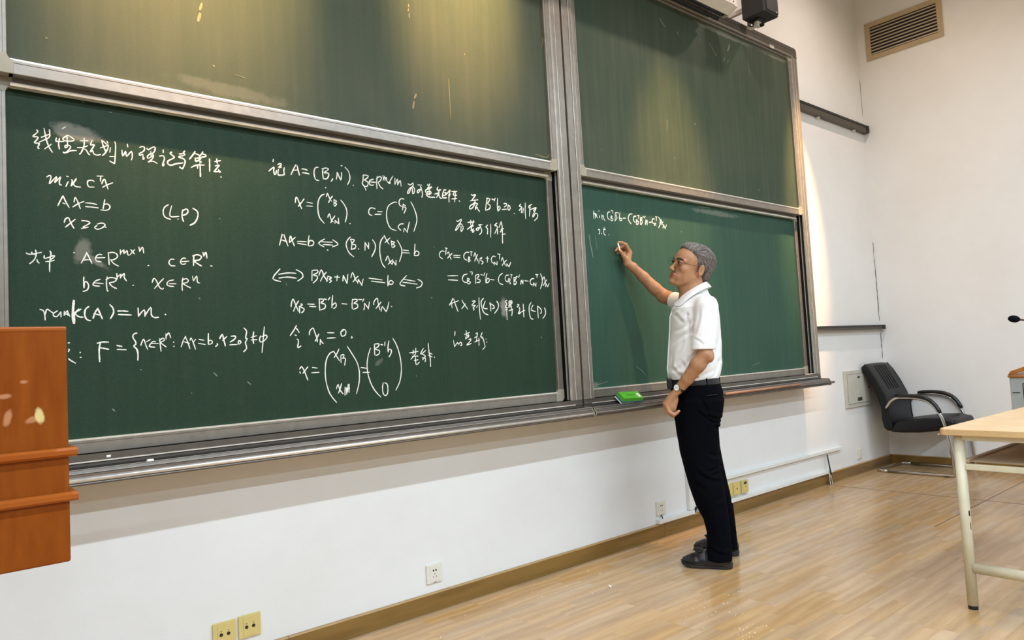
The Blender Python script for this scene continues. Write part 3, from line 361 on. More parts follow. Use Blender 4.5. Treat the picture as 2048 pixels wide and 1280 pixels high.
MARKS = {
 'UL': '10:894,2551 887,2526|12:887,2510 879,2480|4:387,2289 393,2289|5:929,2320 934,2317|10:1848,2393 1839,2374|10:1835,2355 1828,2325|6:1830,2818 1830,2805|6:1829,2796 1826,2785|5:1831,2775 1830,2755|3:2040,2508 2041,2417 2040,2311|5:2143,2656 2146,2654|3:1601,2210 1661,2198|2:1752,2199 1846,2196 2030,2194|4:2584,2220 2664,2212 2688,2232|3:1012,2301 1050,2297|3:2689,2879 2678,2821',
 'UR': '10:3748,3279 3771,3252 3801,3237|10:3928,3233 3942,3217|9:4187,3252 4192,3243|9:4292,3247 4330,3217 4374,3178|15:4550,3300 4535,3274 4519,3252|7:4473,3187 4457,3158|8:4517,3183 4507,3155|12:4054,2641 4059,2636|7:3808,2376 3807,2366|5:4216,3154 4222,3152|4:4204,2754 4209,2741|8:4792,2280 4805,2274|9:4165,3365 4175,3347|9:4276,3367 4330,3370|7:4416,3375 4566,3370|6:4662,3365 4968,3373|6:3109,2326 3113,2324|5:3755,2612 3748,2539|4:4781,3263 4791,3134',
 'LR': '5:2976,967 3016,956 3049,954|4:2985,970 3035,975 3099,985|6:3358,1059 3406,1032 3441,1003|9:3018,1826 3025,1769 3040,1697|4:3068,1829 3078,1743|5:4632,1005 4733,1022|8:3894,1912 3899,1909|3:3266,2099 3292,2087|7:4096,2096 4241,2100|5:4362,2108 4549,2108|7:4751,2105 4756,2095|3:2978,1082 2986,1076',
 'LL': '5:570,1044 576,1037|6:913,1150 924,1138|5:1038,1109 1050,1098|4:661,1176 664,1174|3:829,1081 832,1079|3:497,2109 504,2109|3:581,2089 589,2089|4:867,1433 871,1429|5:2600,1251 2603,1245|3:1809,1093 1811,1084|5:1912,1450 1917,1448|3:862,1731 872,1727|3:950,1741 954,1739|4:1940,1691 1943,1689|3:1208,1497 1210,1489|3:870,2101 874,2099',
}
def ribbons(text, y, seed=1):
    """chalk strokes: thin raised lines lying on the panel, widths and points in millimetres"""
    bm = bmesh.new(); rr = random.Random(seed)
    for st in text.split('|'):
        w, pts = st.split(':'); w = float(w) / 1000
        P = [tuple(float(v) / 1000 for v in p.split(',')) for p in pts.split()]
        # resample with Catmull-Rom smoothing
        Q = []
        n = len(P)
        for i in range(n - 1):
            p0, p1, p2, p3 = P[max(i - 1, 0)], P[i], P[i + 1], P[min(i + 2, n - 1)]
            m = 3 if n > 2 else 2
            for k in range(m):
                t = k / m
                Q.append(tuple(.5 * ((2 * p1[j]) + (-p0[j] + p2[j]) * t + (2 * p0[j] - 5 * p1[j] + 4 * p2[j] - p3[j]) * t * t + (-p0[j] + 3 * p1[j] - 3 * p2[j] + p3[j]) * t ** 3) for j in (0, 1)))
        Q.append(P[-1])
        L = []; 
        for i, q in enumerate(Q):
            a = Q[max(i - 1, 0)]; b = Q[min(i + 1, len(Q) - 1)]
            dx, dz = b[0] - a[0], b[1] - a[1]; l = math.hypot(dx, dz) or 1
            h = w / 2 * rr.uniform(.78, 1.15) * (.72 if i in (0, len(Q) - 1) else 1)
            ex = ez = 0
            if i == 0: ex, ez = -dx / l * w * .3, -dz / l * w * .3
            if i == len(Q) - 1: ex, ez = dx / l * w * .3, dz / l * w * .3
            L.append((bm.verts.new((q[0] + ex - dz / l * h, y, q[1] + ez + dx / l * h)), bm.verts.new((q[0] + ex + dz / l * h, y, q[1] + ez - dx / l * h)),
                      bm.verts.new((q[0] + ex, y - .0006, q[1] + ez))))
        for (a, b, c), (d, e, f) in zip(L, L[1:]):
            bm.faces.new((a, c, f, d)); bm.faces.new((c, b, e, f))
    return bm
CHALK = NT('chalk_line'); _v = CHALK.world(); _n = CHALK.noise(_v, 620, 2)
CHALK.set(CHALK.mix(CHALK.ramp(_n, [(.36, (0, 0, 0)), (.5, (1, 1, 1))]), lin((150, 160, 146)), lin((244, 242, 232))), .9, spec=.1); CHALK = CHALK.m
FAINT = plain('chalk_smear', (112, 128, 114), .9, spec=.1)
TAPE = plain('glue_residue', (140, 128, 98), .8, spec=.1)

b_ul = smudge(board_mat('board_upper_left', .04, (22, 50, 38), .2), [(1.0, 2.235, .25, .03, -.05, .12)])
b_ll = smudge(board_mat('board_lower_left', .02, (14, 46, 30), .02), [(.475, 1.995, .085, .036, -.1, .42), (.488, 1.585, .028, .05, -.2, .3), (.53, 1.555, .05, .012, -.6, .3), (2.352, 1.41, .026, .055, 0, .5), (1.62, 1.16, .03, .012, .6, .2)])
b_ur = smudge(board_mat('board_upper_right', .06, (22, 54, 42), .18), [(5.2, 3.37, .3, .03, 0, .25), (4.5, 3.36, .4, .02, 0, .3)])
b_lr = smudge(board_mat('board_lower_right', .05, (22, 66, 52), .13, (130, 152, 134)), [(4.3, 2.07, .3, .02, 0, .3), (2.99, .97, .05, .02, .3, .3)])

def rail_profile(a0, a1, d0, d1, groove):
    """face of a frame rail seen end on: (across, depth) with one fine groove; d0 is the front"""
    g = a0 + (a1 - a0) * groove
    return [(a0, d1), (a0, d0 + .002), (a0 + .002, d0), (g - .001, d0), (g - .001, d0 + .003), (g + .001, d0 + .003), (g + .001, d0), (a1 - .002, d0), (a1, d0 + .002), (a1, d1)]
def panel(parent, x0, x1, z0, z1, ys, mat, label, writing, marks, seed):
    """one sliding panel: green surface at y = ys inside an aluminium frame standing 15 mm proud"""
    st, rl, rt = .040, .046, .034
    yf = ys - .015
    p = obj('writing_panel', bx(x0 + st * .6, x1 - st * .6, ys, ys + .018, z0 + rl * .6, z1 - rt * .5), mat, parent)
    tag(p, label)
    def vert(a0, a1, g):
        bm = bmesh.new(); prism(bm, rail_profile(a0, a1, yf, ys + .02, g), 2, z0 + rl, z1 - rt); return bm
    obj('frame_stile', vert(x0, x0 + st, .7), M['frame'], p); obj('frame_stile', vert(x1 - st, x1, .3), M['frame'], p)
    def horiz(a0, a1, g):
        bm = bmesh.new(); prism(bm, [(d, a) for a, d in rail_profile(a0, a1, yf, ys + .02, g)], 0, x0 + st + .006, x1 - st - .006); return bm
    obj('frame_rail', horiz(z0, z0 + rl, .78), M['frame'], p); obj('frame_rail', horiz(z1 - rt, z1, .3), M['frame'], p)
    # inner lips, their highlight put into a near-white metal
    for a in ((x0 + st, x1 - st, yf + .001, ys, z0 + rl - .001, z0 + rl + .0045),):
        obj('lip_glint', bx(*a), M['frame_glint'], p)
    # rounded corner caps
    for sx, cx in ((1, x0), (-1, x1)):
        for sz, cz, rh in ((1, z0, rl), (-1, z1, rt)):
            pts = []; R = .022
            w, h = st + .007, rh + .0
            pts = [(cx + sx * w, cz), (cx + sx * w, cz + sz * (h + .001))]
            # inner fillet
            fx, fz, fr = cx + sx * (st + .018), cz + sz * (rh + .018), .018
            pts[0] = (cx + sx * (st + .018), cz); pts[1] = (cx + sx * (st + .018), cz + sz * rh)
            for k in range(1, 6):
                a = PI / 2 * k / 6; pts.append((fx - sx * fr * math.sin(a), fz - sz * fr * math.cos(a)))
            pts += [(cx + sx * st, fz), (cx, fz)]
            for k in range(0, 7):
                a = PI / 2 * k / 6; pts.append((cx + sx * R * (1 - math.cos(a)), cz + sz * R * (1 - math.sin(a))))
            bm = bmesh.new(); prism(bm, pts, 1, yf - .0015, ys + .02); obj('corner_cap', bm, M['cap'], p, bevel=.001, seg=1)
    for i, (k, lab) in enumerate(writing):
        if k in WRITING: tag(obj('chalk_writing', ribbons(WRITING[k], ys - .0006, i + seed), CHALK, p), lab, kind='stuff')
    if marks in MARKS: tag(obj('chalk_mark', ribbons(MARKS[marks], ys - .0006, seed), TAPE if marks == 'UL' else FAINT, p), kind='stuff')
    return p
def board_unit(X0, label, ul, ll, mu, ml, wl, lab_u, lab_l, seed):
    X1 = X0 + 2.653
    t = thing('sliding_chalkboard', label, 'chalkboard', (0, 0, 0), 0, 'pair of sliding chalkboards on the front wall')
    # side posts: front flange with grooves and painted edge highlights, dark channel inside
    for sx, a in ((1, X0), (-1, X1)):
        c = [(a + sx * .003, -.0005), (a + sx * .003, -.146), (a + sx * .006, -.150), (a + sx * .046, -.150), (a + sx * .046, -.147), (a + sx * .0485, -.147), (a + sx * .0485, -.1505),
             (a + sx * .074, -.1505), (a + sx * .080, -.147), (a + sx * .080, -.135), (a + sx * .010, -.135), (a + sx * .010, -.0005)]
        bm = bmesh.new(); prism(bm, c, 2, .905, 3.402); pst = obj('side_post', bm, M['frame'], t)
        obj('edge_glint', bx(min(a + sx * .0495, a + sx * .0525), max(a + sx * .0495, a + sx * .0525), -.1516, -.1500, .906, 3.401), M['frame_glint'], pst)
        obj('edge_glint', bx(min(a + sx * .0775, a + sx * .0805), max(a + sx * .0775, a + sx * .0805), -.1475, -.1350, .906, 3.401), M['frame_glint'], pst)
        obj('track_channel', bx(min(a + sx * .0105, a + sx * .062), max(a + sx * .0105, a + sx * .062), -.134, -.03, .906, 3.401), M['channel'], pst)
        obj('gap_shade_fill', bx(min(a + sx * .0004, a + sx * .0058), max(a + sx * .0004, a + sx * .0028), -.100, -.0005, .906, 3.401), M['channel'], pst)  # black filler, its colour stands for the shade in the gap beside the post
        obj('track_rib', bx(min(a + sx * .062, a + sx * .073), max(a + sx * .062, a + sx * .073), -.109, -.1055, .906, 3.401), M['frame_glint'], pst)
    # top rail with rounded outer corners
    pts = [(X0, 3.402), (X1, 3.402)]
    for k in range(7):
        a = PI / 2 * k / 6; pts.append((X1 - .03 + .03 * math.cos(a), 3.455 + .03 * math.sin(a)))
    for k in range(7):
        a = PI / 2 * k / 6; pts.append((X0 + .03 - .03 * math.sin(a), 3.455 + .03 * math.cos(a)))
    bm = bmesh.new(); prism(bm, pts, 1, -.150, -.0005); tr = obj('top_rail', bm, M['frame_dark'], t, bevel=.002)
    obj('groove', bx(X0 + .04, X1 - .04, -.1506, -.149, 3.4560, 3.4585), M['channel'], tr)
    obj('rounded_bead', prism(bmesh.new(), [(-.150, 3.416), (-.1555, 3.413), (-.157, 3.408), (-.1555, 3.404), (-.150, 3.401)], 0, X0 + .07, X1 - .07), M['frame'], tr, smooth=False)
    # back plate
    obj('back_plate', bx(X0 + .015, X1 - .015, -.028, -.001, .88, 3.40), M['channel'], t)
    # bottom rail and chalk tray
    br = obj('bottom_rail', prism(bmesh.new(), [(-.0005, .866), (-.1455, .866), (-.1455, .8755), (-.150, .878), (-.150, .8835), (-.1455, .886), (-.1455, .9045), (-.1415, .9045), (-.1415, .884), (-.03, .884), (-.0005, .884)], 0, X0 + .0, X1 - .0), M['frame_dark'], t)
    obj('edge_glint', bx(X0 + .06, X1 - .06, -.1512, -.150, .8785, .883), M['frame_glint'], br)
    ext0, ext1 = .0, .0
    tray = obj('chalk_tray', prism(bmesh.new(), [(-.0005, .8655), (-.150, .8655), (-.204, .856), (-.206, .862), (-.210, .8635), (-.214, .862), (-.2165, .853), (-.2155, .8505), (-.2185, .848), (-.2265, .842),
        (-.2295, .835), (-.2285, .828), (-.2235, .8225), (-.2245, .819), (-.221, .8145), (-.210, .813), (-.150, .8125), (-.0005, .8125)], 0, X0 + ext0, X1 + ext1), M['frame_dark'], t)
    obj('dark_floor', prism(bmesh.new(), [(-.151, .8658), (-.203, .8567), (-.203, .8575), (-.151, .8668)], 0, X0 + .006, X1 - .006), M['channel'], tray)  # near-black strip laid over the tray floor
    obj('edge_glint', prism(bmesh.new(), [(-.2055, .8575), (-.2075, .8625), (-.2120, .8640), (-.2120, .8650), (-.2068, .8634), (-.2047, .8578)], 0, X0 + .005, X1 - .005), M['frame_glint'], tray)
    obj('edge_glint', bx(X0 + .005, X1 - .005, -.2178, -.2160, .8525, .8535), M['frame_glint'], tray)
    obj('nose_bar', tube(bmesh.new(), [(X0 + .01, -.2225, .8325), (X1 + (.05 if X0 > 1 else -.006), -.2225, .8325)], .0080, 12), M['frame_glint' if X0 < 1 else 'frame_dark'], tray, smooth=True)  # left bar's highlight is painted by the near-white tone
    for a in (X0 + .0, X1 - .004):
        obj('end_cap', prism(bmesh.new(), [(-.0005, .812), (-.224, .812), (-.231, .822), (-.231, .840), (-.2185, .8505), (-.2165, .862), (-.204, .865), (-.0005, .867)], 0, a, a + .004), M['cap'], tray)
    xa, xb = X0 + .080 , X1 - .080
    panel(t, xa, xb, 2.142, 3.420, -.125, ul.m if hasattr(ul, 'm') else ul, lab_u, [], mu, seed)
    panel(t, xa, xb, .903, 2.150, -.075, ll.m if hasattr(ll, 'm') else ll, lab_l, wl, ml, seed + 3)
    # pull lip of the upper panel (the bright line that hangs under it)
    obj('pull_rail', prism(bmesh.new(), [(-.095, 2.108), (-.112, 2.112), (-.116, 2.118), (-.112, 2.123), (-.095, 2.124)], 0, xa + .05, xb - .05), M['frame_glint'], t)
    return t
board_unit(.159, 'wide sliding green chalkboard filled with handwritten formulas, left of the two', b_ul, b_ll, 'UL', 'LL',
    [('title', 'chalked Chinese title line about theory and algorithms'), ('minimise', 'chalked lines min cTx, Ax=b, x>=0'), ('where', 'chalked lines naming A, c, b and x'), ('rank', 'chalked lines rank(A)=m and the set F'),
     ('assume', 'chalked line beginning A=(B,N)'), ('invertible', 'chalked column vectors x and c'), ('system', 'chalked Ax=b equivalences'), ('solve', 'chalked solution for x_B and x_N=0'), ('basic', 'chalked column vector basic solution'),
     ('feasible', 'chalked lines on the feasible basic solution'), ('objective', 'chalked expansion of cTx'), ('substitute', 'chalked closing Chinese lines')],
    'empty upper green panel in a warm pool of light', 'lower green panel covered in chalk formulas', 3)
board_unit(2.822, 'sliding green chalkboard with one short formula, behind the standing man', b_ur, b_lr, 'UR', 'LR',
    [('RIGHT', 'chalked formula min and s.t.')], 'upper green panel with dusty vertical streaks', 'lower green panel being written on', 9)

# ================================================================ on the walls
def rounded_rect(w, h, r, n=4):
    pts = []
    for cx, cz, a0 in ((w / 2 - r, h / 2 - r, 0), (-w / 2 + r, h / 2 - r, 90), (-w / 2 + r, -h / 2 + r, 180), (w / 2 - r, -h / 2 + r, 270)):
        for k in range(n + 1):
            a = math.radians(a0 + 90 * k / n); pts.append((cx + r * math.cos(a), cz + r * math.sin(a)))
    return pts
def wall_plate(name, label, x, z, mat, kind, group=None, y0=-.0005, th=.009):
    t = thing(name, label, 'socket' if kind != 'switch' else 'switch', (x, y0, z), 0, group)
    bm = bmesh.new(); prism(bm, rounded_rect(.086, .086, .004), 1, -th, 0); obj('cover_plate', bm, mat, t, bevel=.0015)
    bm = bmesh.new(); prism(bm, rounded_rect(.052, .072, .003), 1, -th - .0015, -th + .001); face = obj('insert', bm, mat, t, bevel=.0005, seg=1)
    def hole(pts, yy=-th - .0019):
        obj('slot', prism(bmesh.new(), pts, 1, yy, -th), M['hole'], face)
    if kind == 'five_pin':
        for sx in (-1, 1):
            hole([(sx * .004, .010), (sx * .009, .010), (sx * .0115, .0145), (sx * .009, .019), (sx * .004, .019)])
        hole([(-.0012, -.006), (.0012, -.006), (.0012, .002), (-.0012, .002)])
        for sx in (-1, 1):
            hole([(sx * .006, -.019), (sx * .0083, -.0183), (sx * .0108, -.0115), (sx * .0085, -.0108)])
        obj('maker_mark', bx(-.008, .008, -th - .0006, -th, -.0405, -.0385), M['rail'], t)
    elif kind == 'audio':
        for sx in (-1, 1):
            obj('jack', prism(bmesh.new(), [(sx * .0135 + .006 * math.cos(a * PI / 8), -.002 + .006 * math.sin(a * PI / 8)) for a in range(16)], 1, -th - .004, -th), M['hole'], face)
            obj('jack_core', prism(bmesh.new(), [(sx * .0135 + .002 * math.cos(a * PI / 4), -.002 + .002 * math.sin(a * PI / 4)) for a in range(8)], 1, -th - .0046, -th - .004), M['rail'], face)
            obj('print_mark', bx(sx * .0135 - .003, sx * .0135 + .003, -th - .0019, -th - .001, .0095, .0115), M['hole'], face)
    elif kind == 'data':
        hole([(-.002, -.007), (.006, -.007), (.006, .006), (-.002, .006)]); hole([(-.012, .000), (-.007, .000), (-.007, .005), (-.012, .005)])
    elif kind == 'data_label':
        obj('paper_label', bx(-.016, .018, -th - .0021, -th - .001, .016, .034), M['rail'], face); hole([(.002, -.006), (.008, -.006), (.008, .003), (.002, .003)])
    elif kind == 'switch':
        obj('rocker', bx(-.013, .013, -th - .004, -th, -.026, .030), mat, face, bevel=.001)
    return t
wall_plate('audio_socket', 'yellowed double audio socket plate low on the wall, cut off by the photo\'s lower edge', .944, .165, M['plate_yellow'], 'audio', 'yellowed audio sockets')
wall_plate('audio_socket', 'yellowed double audio socket plate, complete, nearest the skirting board', 1.040, .168, M['plate_yellow'], 'audio', 'yellowed audio sockets')
wall_plate('power_socket', 'white five-pin power socket alone in the middle of the bare wall', 1.903, .168, M['plate_white'], 'five_pin', 'white power sockets')
wall_plate('power_socket', 'white five-pin power socket above the end of the cable trunking left of the man', 3.592, .176, M['plate_white'], 'five_pin', 'white power sockets')
wall_plate('data_socket', 'yellowed data socket half hidden behind the man\'s legs', 4.315, .166, M['plate_yellow'], 'data', 'yellowed data sockets', th=.022)
wall_plate('data_socket', 'yellowed data socket with two ports, middle of three beside the man\'s legs', 4.410, .168, M['plate_yellow'], 'data', 'yellowed data sockets', th=.022)
wall_plate('data_socket', 'yellowed data socket with a grey paper label, rightmost of three', 4.512, .168, M['plate_yellow'], 'data_label', 'yellowed data sockets', th=.022)
wall_plate('light_switch', 'small white wall switch low beside the office chair', 6.338, .164, M['plate_white'], 'switch')

def trunking(label, x0, x1, z0, z1, y0, y1, seams=()):
    o = thing('cable_trunking', label, 'trunking')
    cuts = [x0] + list(seams) + [x1]
    for a, b in zip(cuts, cuts[1:]):
        obj('channel', bx(a + .0005, b - .0005, y0 + .004, y1, z0, z1), M['trunk'], o, bevel=.0015)
        obj('snap_lid', bx(a + .0008, b - .0008, y0, y0 + .005, z0 + .0015, z1 - .0015), M['trunk'], o, bevel=.001)
    return o
trunking('short white cable trunking on the skirting board left of the man', 3.545, 3.905, .0865, .113, -.030, -.0005)
trunking('lower long white trunking on top of the skirting board right of the man', 3.962, 5.80, .0855, .110, -.036, -.0005, (4.42, 5.20))
trunking('upper long white trunking across the wall above the yellow sockets', 3.99, 5.99, .247, .272, -.030, -.0005, (5.35,))
o = trunking('upright white trunking on the wall behind the man\'s shins', 3.862, 3.896, .1145, .46, -.024, -.0005)
bm = bmesh.new(); tube(bm, [(3.585, -.006, .135), (3.588, -.012, .128), (3.592, -.014, .112)], .004, 8)
tag(obj('socket_cable', bm, M['rail'], smooth=True), 'short grey cable from the white socket into the trunking', 'cable')
bm = bmesh.new(); tube(bm, [(3.908, -.006, .46), (3.909, -.006, .30), (3.911, -.006, .09)], .0035, 8)
tag(obj('wall_cable', bm, M['rail'], smooth=True), 'thin dark cable running straight up the wall beside the man\'s shin', 'cable')
bm = bmesh.new(); prism(bm, [(3.926, .088), (3.938, .088), (3.962, .122), (3.950, .122)], 1, -.012, -.001)
tag(obj('cable_clip', bm, M['hole'], bevel=.001), 'small black slanted clip on the wall beside the man\'s shin', 'clip')
# the bundle of cables that drops from the upper trunking to the floor
t = thing('cable_bundle', 'bundle of thin cables dropping from the trunking to the floor joint', 'cable', (5.72, -.02, 0))
for i, (dx, m) in enumerate(((0, 'hole'), (.010, 'hole'), (-.010, 'rail'), (.018, 'white_metal'), (-.018, 'white_metal'))):
    dz = .235 if m == 'hole' else .09
    pts = arc_path([(dx * .3, -.006, dz), (dx * .5 - .006, -.022, .135 if m == 'hole' else .08), (dx * .6 - .02 * (m != 'hole'), -.030, .07), (dx + .005, -.012 - .002 * i, .022), (dx + .004, -.012 - .003 * i, .0005)], .03, 4)
    obj('cable', tube(bmesh.new(), pts, .0042, 7), M[m], t, smooth=True)

# rails fixed to the wall beside the boards
def wall_rail(label, z0, z1, dark_end, screws):
    t = thing('wall_rail', label, 'rail', (0, 0, 0), 0, 'metal rails between the chalkboard and the corner')
    y = -.055
    obj('bar', prism(bmesh.new(), [(-.0005, z1), (y, z1), (y, z1 - .004), (y + .004, z1 - .008), (y + .004, z0 + .008), (y, z0 + .004), (y, z0), (-.0005, z0)], 0, 5.50, 6.915), M['rail'], t)
    obj('top_edge', bx(5.50, 6.915, y - .001, y + .016, z1 - .0165, z1 + .001), M['rail_dark'], t)
    obj('end_cap', bx(6.915, 6.962, y - .004, -.002, z0 - .001, z1 + .001), M['hole'], t, bevel=.002)
    for x in screws:
        obj('wall_clamp', prism(bmesh.new(), [(x, z0 - .018), (x + .03, z0 - .018), (x + .03, z0), (x, z0)], 1, -.03, -.004), M['white_metal'], t, bevel=.002)
    return t
wall_rail('upper dark metal rail running from the chalkboard to the room corner', 3.078, 3.142, True, (6.02, 6.70))
wall_rail('lower grey metal rail at board height, stained, ending in the corner', 1.236, 1.274, True, ())

# grey hatch
t = thing('wall_hatch', 'grey metal service hatch in the wall behind the office chair', 'hatch', (6.40, -.0005, .727))
obj('surround', bx(-.243, .243, -.018, 0, -.158, .158), M['panel_grey'], t, bevel=.002)
dr = obj('door', bx(-.206, .206, -.023, -.017, -.125, .125), M['panel_grey'], t, bevel=.0015)
for a in ((-.2085, -.2060, -.128, .128), (.2060, .2085, -.128, .128), (-.2085, .2085, .1255, .128), (-.2085, .2085, -.128, -.1255)):
    obj('shadow_gap', bx(a[0], a[1], -.0186, -.0175, a[2], a[3]), M['rail'], t)
obj('name_plate', bx(-.045, .040, -.0245, -.0225, -.108, -.078), M['rail'], dr)
obj('print_mark', bx(-.020, .025, -.0243, -.0225, .088, .104), M['rail'], dr)
obj('lock', tube(bmesh.new(), [(.188, -.022, .0), (.188, -.028, .0)], .008, 12), M['hole'], dr)

# air vent on the right wall: real blades
t = thing('air_vent', 'beige louvred air vent high on the right-hand wall', 'vent', (RX - .0005, -.4135, 3.9335))
HW, HH, B = .3275, .1765, .043
F4 = [(-HW, HW, HH - B, HH), (-HW, HW, -HH, -HH + B), (-HW, -HW + B, -HH + B, HH - B), (HW - B, HW, -HH + B, HH - B)]
fr = bmesh.new()
for a, b, c, d in F4: box(fr, -.012, 0, a, b, c, d)
bmesh.ops.remove_doubles(fr, verts=fr.verts[:], dist=.0001)
obj('frame', fr, M['vent'], t)
obj('dark_duct', bx(-.0015, -.0005, -HW + B, HW - B, -HH + B, HH - B), M['hole'], t)
nb = 9
for i in range(nb):
    zc = -HH + B + (2 * (HH - B)) * (i + .5) / nb
    bm = bmesh.new(); prism(bm, [(-.010, zc - .0085), (-.0085, zc - .0095), (-.002, zc + .004), (-.003, zc + .0055)], 1, -HW + B + .001, HW - B - .001)
    obj('blade', bm, M['vent_blade'], t)

# plaster cracks down the corner
CRACK = plain('plaster_crack', (120, 108, 94), .9)
rr = random.Random(5)
def crack(pts, w):
    bm = bmesh.new(); L = []
    for i, p in enumerate(pts):
        h = w * rr.uniform(.4, 1.2); L.append([bm.verts.new((p[0] - h, p[1], p[2])), bm.verts.new((p[0] + h * .2, p[1] - .0004, p[2])), bm.verts.new((p[0], p[1] - h, p[2]))])
    for a, b in zip(L, L[1:]):
        bm.faces.new((a[0], a[1], b[1], b[0])); bm.faces.new((a[1], a[2], b[2], b[1]))
    return bm
pts = [(RX - .001 - abs(rr.gauss(0, .006)), -.0008, z) for z in np.arange(2.05, 1.285, -.035)]
wr = bpy.data.objects['wall_right']
obj('plaster_crack', crack(pts, .004), CRACK, wr)
pts = [(RX - .001 - abs(rr.gauss(0, .004)), -.0008, z) for z in np.arange(1.20, .93, -.03)]
obj('plaster_crack', crack(pts, .004), CRACK, wr)
pts = [(RX - .001 - abs(rr.gauss(0, .005)), -.0008, z) for z in np.arange(3.6, 3.2, -.05)]
obj('plaster_crack', crack(pts, .0018), CRACK, wr)

# roller screen housing in front of the board top
t = thing('projector_screen', 'white projector screen housing hanging above the right chalkboard', 'screen', (4.30, 0, 3.41))
XL = -3.3
prof = [(-.355, .16), (-.355, .002), (-.289, -.032), (-.284, -.030), (-.349, .004), (-.349, .152), (-.17, .152), (-.17, .035), (-.175, .033), (-.176, .16)]
obj('case', prism(bmesh.new(), prof, 0, XL, -.012), M['white_metal'], t)
ep = [(-.357, .162), (-.357, .0), (-.288, -.036), (-.240, -.026), (-.222, .02), (-.170, .03), (-.170, .162)]
for a, b in ((XL - .006, XL), (-.012, .0)):
    e = obj('end_plate', prism(bmesh.new(), ep, 0, a, b), M['white_metal'], t, bevel=.0015)
    for yy, zz in ((-.345, .03), (-.28, -.022), (-.345, .10)):
        obj('screw', tube(bmesh.new(), [(b - .001, yy, zz), (b + .002, yy, zz)], .005, 8), M['hole'], e)
for xx in (-.045, -.09): obj('screw', tube(bmesh.new(), [(xx, -.354, .028), (xx, -.358, .028)], .005, 8), M['hole'], t)
obj('edge_fold', bx(XL, -.030, -.3585, -.354, .006, .010), M['white_metal'], t)
obj('roller', tube(bmesh.new(), [(XL + .02, -.252, .008), (-.016, -.252, .008)], .030, 20), M['black_plastic'], t, smooth=True)
obj('bottom_bar', prism(bmesh.new(), [(-.222, -.036), (-.204, -.036), (-.201, -.020), (-.225, -.020)], 0, XL + .02, -.016), M['black_plastic'], t, bevel=.002)
obj('bar_highlight', bx(XL + .02, -.016, -.2275, -.2245, -.024, -.021), M['rail'], t)
obj('wall_bracket', bx(-.40, -.36, -.172, -.0005, .08, .14), M['white_metal'], t)
obj('wall_bracket', bx(-2.40, -2.36, -.172, -.0005, .08, .14), M['white_metal'], t)

# loudspeaker on its bracket
t = thing('loudspeaker', 'black wall loudspeaker beside the projector screen above the board', 'loudspeaker', (4.71, -.29, 3.47))
bm = bmesh.new(); prism(bm, [(-.094, .09), (-.094, -.075), (-.080, -.09), (.080, -.09), (.094, -.075), (.094, .09)], 2, 0, .33); obj('cabinet', bm, M['speaker'], t, bevel=.005)
obj('front_grille', bx(-.078, .078, -.0955, -.089, .012, .318), M['black_plastic'], t, bevel=.004)
obj('badge', tube(bmesh.new(), [(.052, -.0955, .022), (.052, -.0975, .022)], .0055, 12), M['white_metal'], t)
br = obj('bracket', bx(-.024, .030, .012, .045, -.048, .004), M['white_metal'], t, bevel=.003)
obj('bracket_spine', bx(-.020, .026, .0925, .098, -.040, .16), M['white_metal'], t, bevel=.001)
obj('bracket_foot_plate', bx(-.020, .026, .0455, .092, -.040, -.034), M['white_metal'], t, bevel=.001)
obj('bracket_arm', bx(-.012, .018, .0985, .2795, .10, .13), M['white_metal'], t, bevel=.002)
obj('wall_foot', bx(-.03, .036, .280, .2893, .07, .16), M['white_metal'], t, bevel=.002)
obj('top_clamp', bx(-.040, .040, -.01, .06, -.014, .001), M['black_plastic'], t, bevel=.003)
obj('knob', tube(bmesh.new(), [(.012, .011, -.040), (.012, -.012, -.042)], .013, 10), M['hole'], t, bevel=.001)
obj('speaker_cable', tube(bmesh.new(), arc_path([(-.03, .03, .002), (-.045, .03, -.03), (-.03, .05, -.05), (-.03, .086, -.02)], .03), .004, 8), M['hole'], t, smooth=True)

# small barcode label on the board's top rail
t = tag(obj('barcode_sticker', bx(5.055, 5.112, -.1577, -.1566, 3.398, 3.420), M['plate_white']), 'tiny white barcode sticker under the chalkboard\'s top rail', 'sticker')
for i, w in enumerate((.002, .004, .002, .006, .003, .002, .005)):
    obj('bar', bx(5.064 + i * .006, 5.064 + i * .006 + w * .6, -.1582, -.1577, 3.407, 3.417), M['rail'], t)

# ================================================================ on the chalk tray
t = thing('board_eraser', 'green block eraser with blue and white felt on the chalk tray', 'eraser', (3.145, -.180, .884), 0); t.rotation_euler = (math.radians(38), math.radians(2), math.radians(-4)); t.scale = (.86, .86, .86); t.location.z = .876
def wavy(z0, z1, ex, mat, name, amp=.0):
    bm = bmesh.new(); pts = []
    n = 14
    for i in range(n): pts.append((-.09 - ex + (.18 + 2 * ex) * i / n, -.035 - ex + amp * (i % 2)))
    for i in range(n // 2): pts.append((.09 + ex - amp * (i % 2), -.035 - ex + (.07 + 2 * ex) * i / (n // 2)))
    for i in range(n): pts.append((.09 + ex - (.18 + 2 * ex) * i / n, .035 + ex - amp * (i % 2)))
    for i in range(n // 2): pts.append((-.09 - ex + amp * (i % 2), .035 + ex - (.07 + 2 * ex) * i / (n // 2)))
    prism(bm, pts, 2, z0, z1); return obj(name, bm, mat, t, bevel=.001)
wavy(0, .006, .004, M['white_felt'], 'white_felt'); wavy(.006, .018, .001, M['blue'], 'blue_felt'); wavy(.018, .045, 0, M['green'], 'handle', .003)
obj('embossed_line', bx(-.045, .03, -.004, .002, .0445, .0462), plain('dark_green', (50, 120, 30), .5), t)
obj('paper_tag', bx(.052, .075, -.025, .012, .0448, .0460), M['plate_white'], t)
bm = bmesh.new(); tube(bm, [(4.02, -.2385, .8475), (4.985, -.2385, .8490)], [.0085, .0075], 12)
tube(bm, [(4.983, -.2385, .8490), (4.989, -.2385, .8490)], .0065, 12)
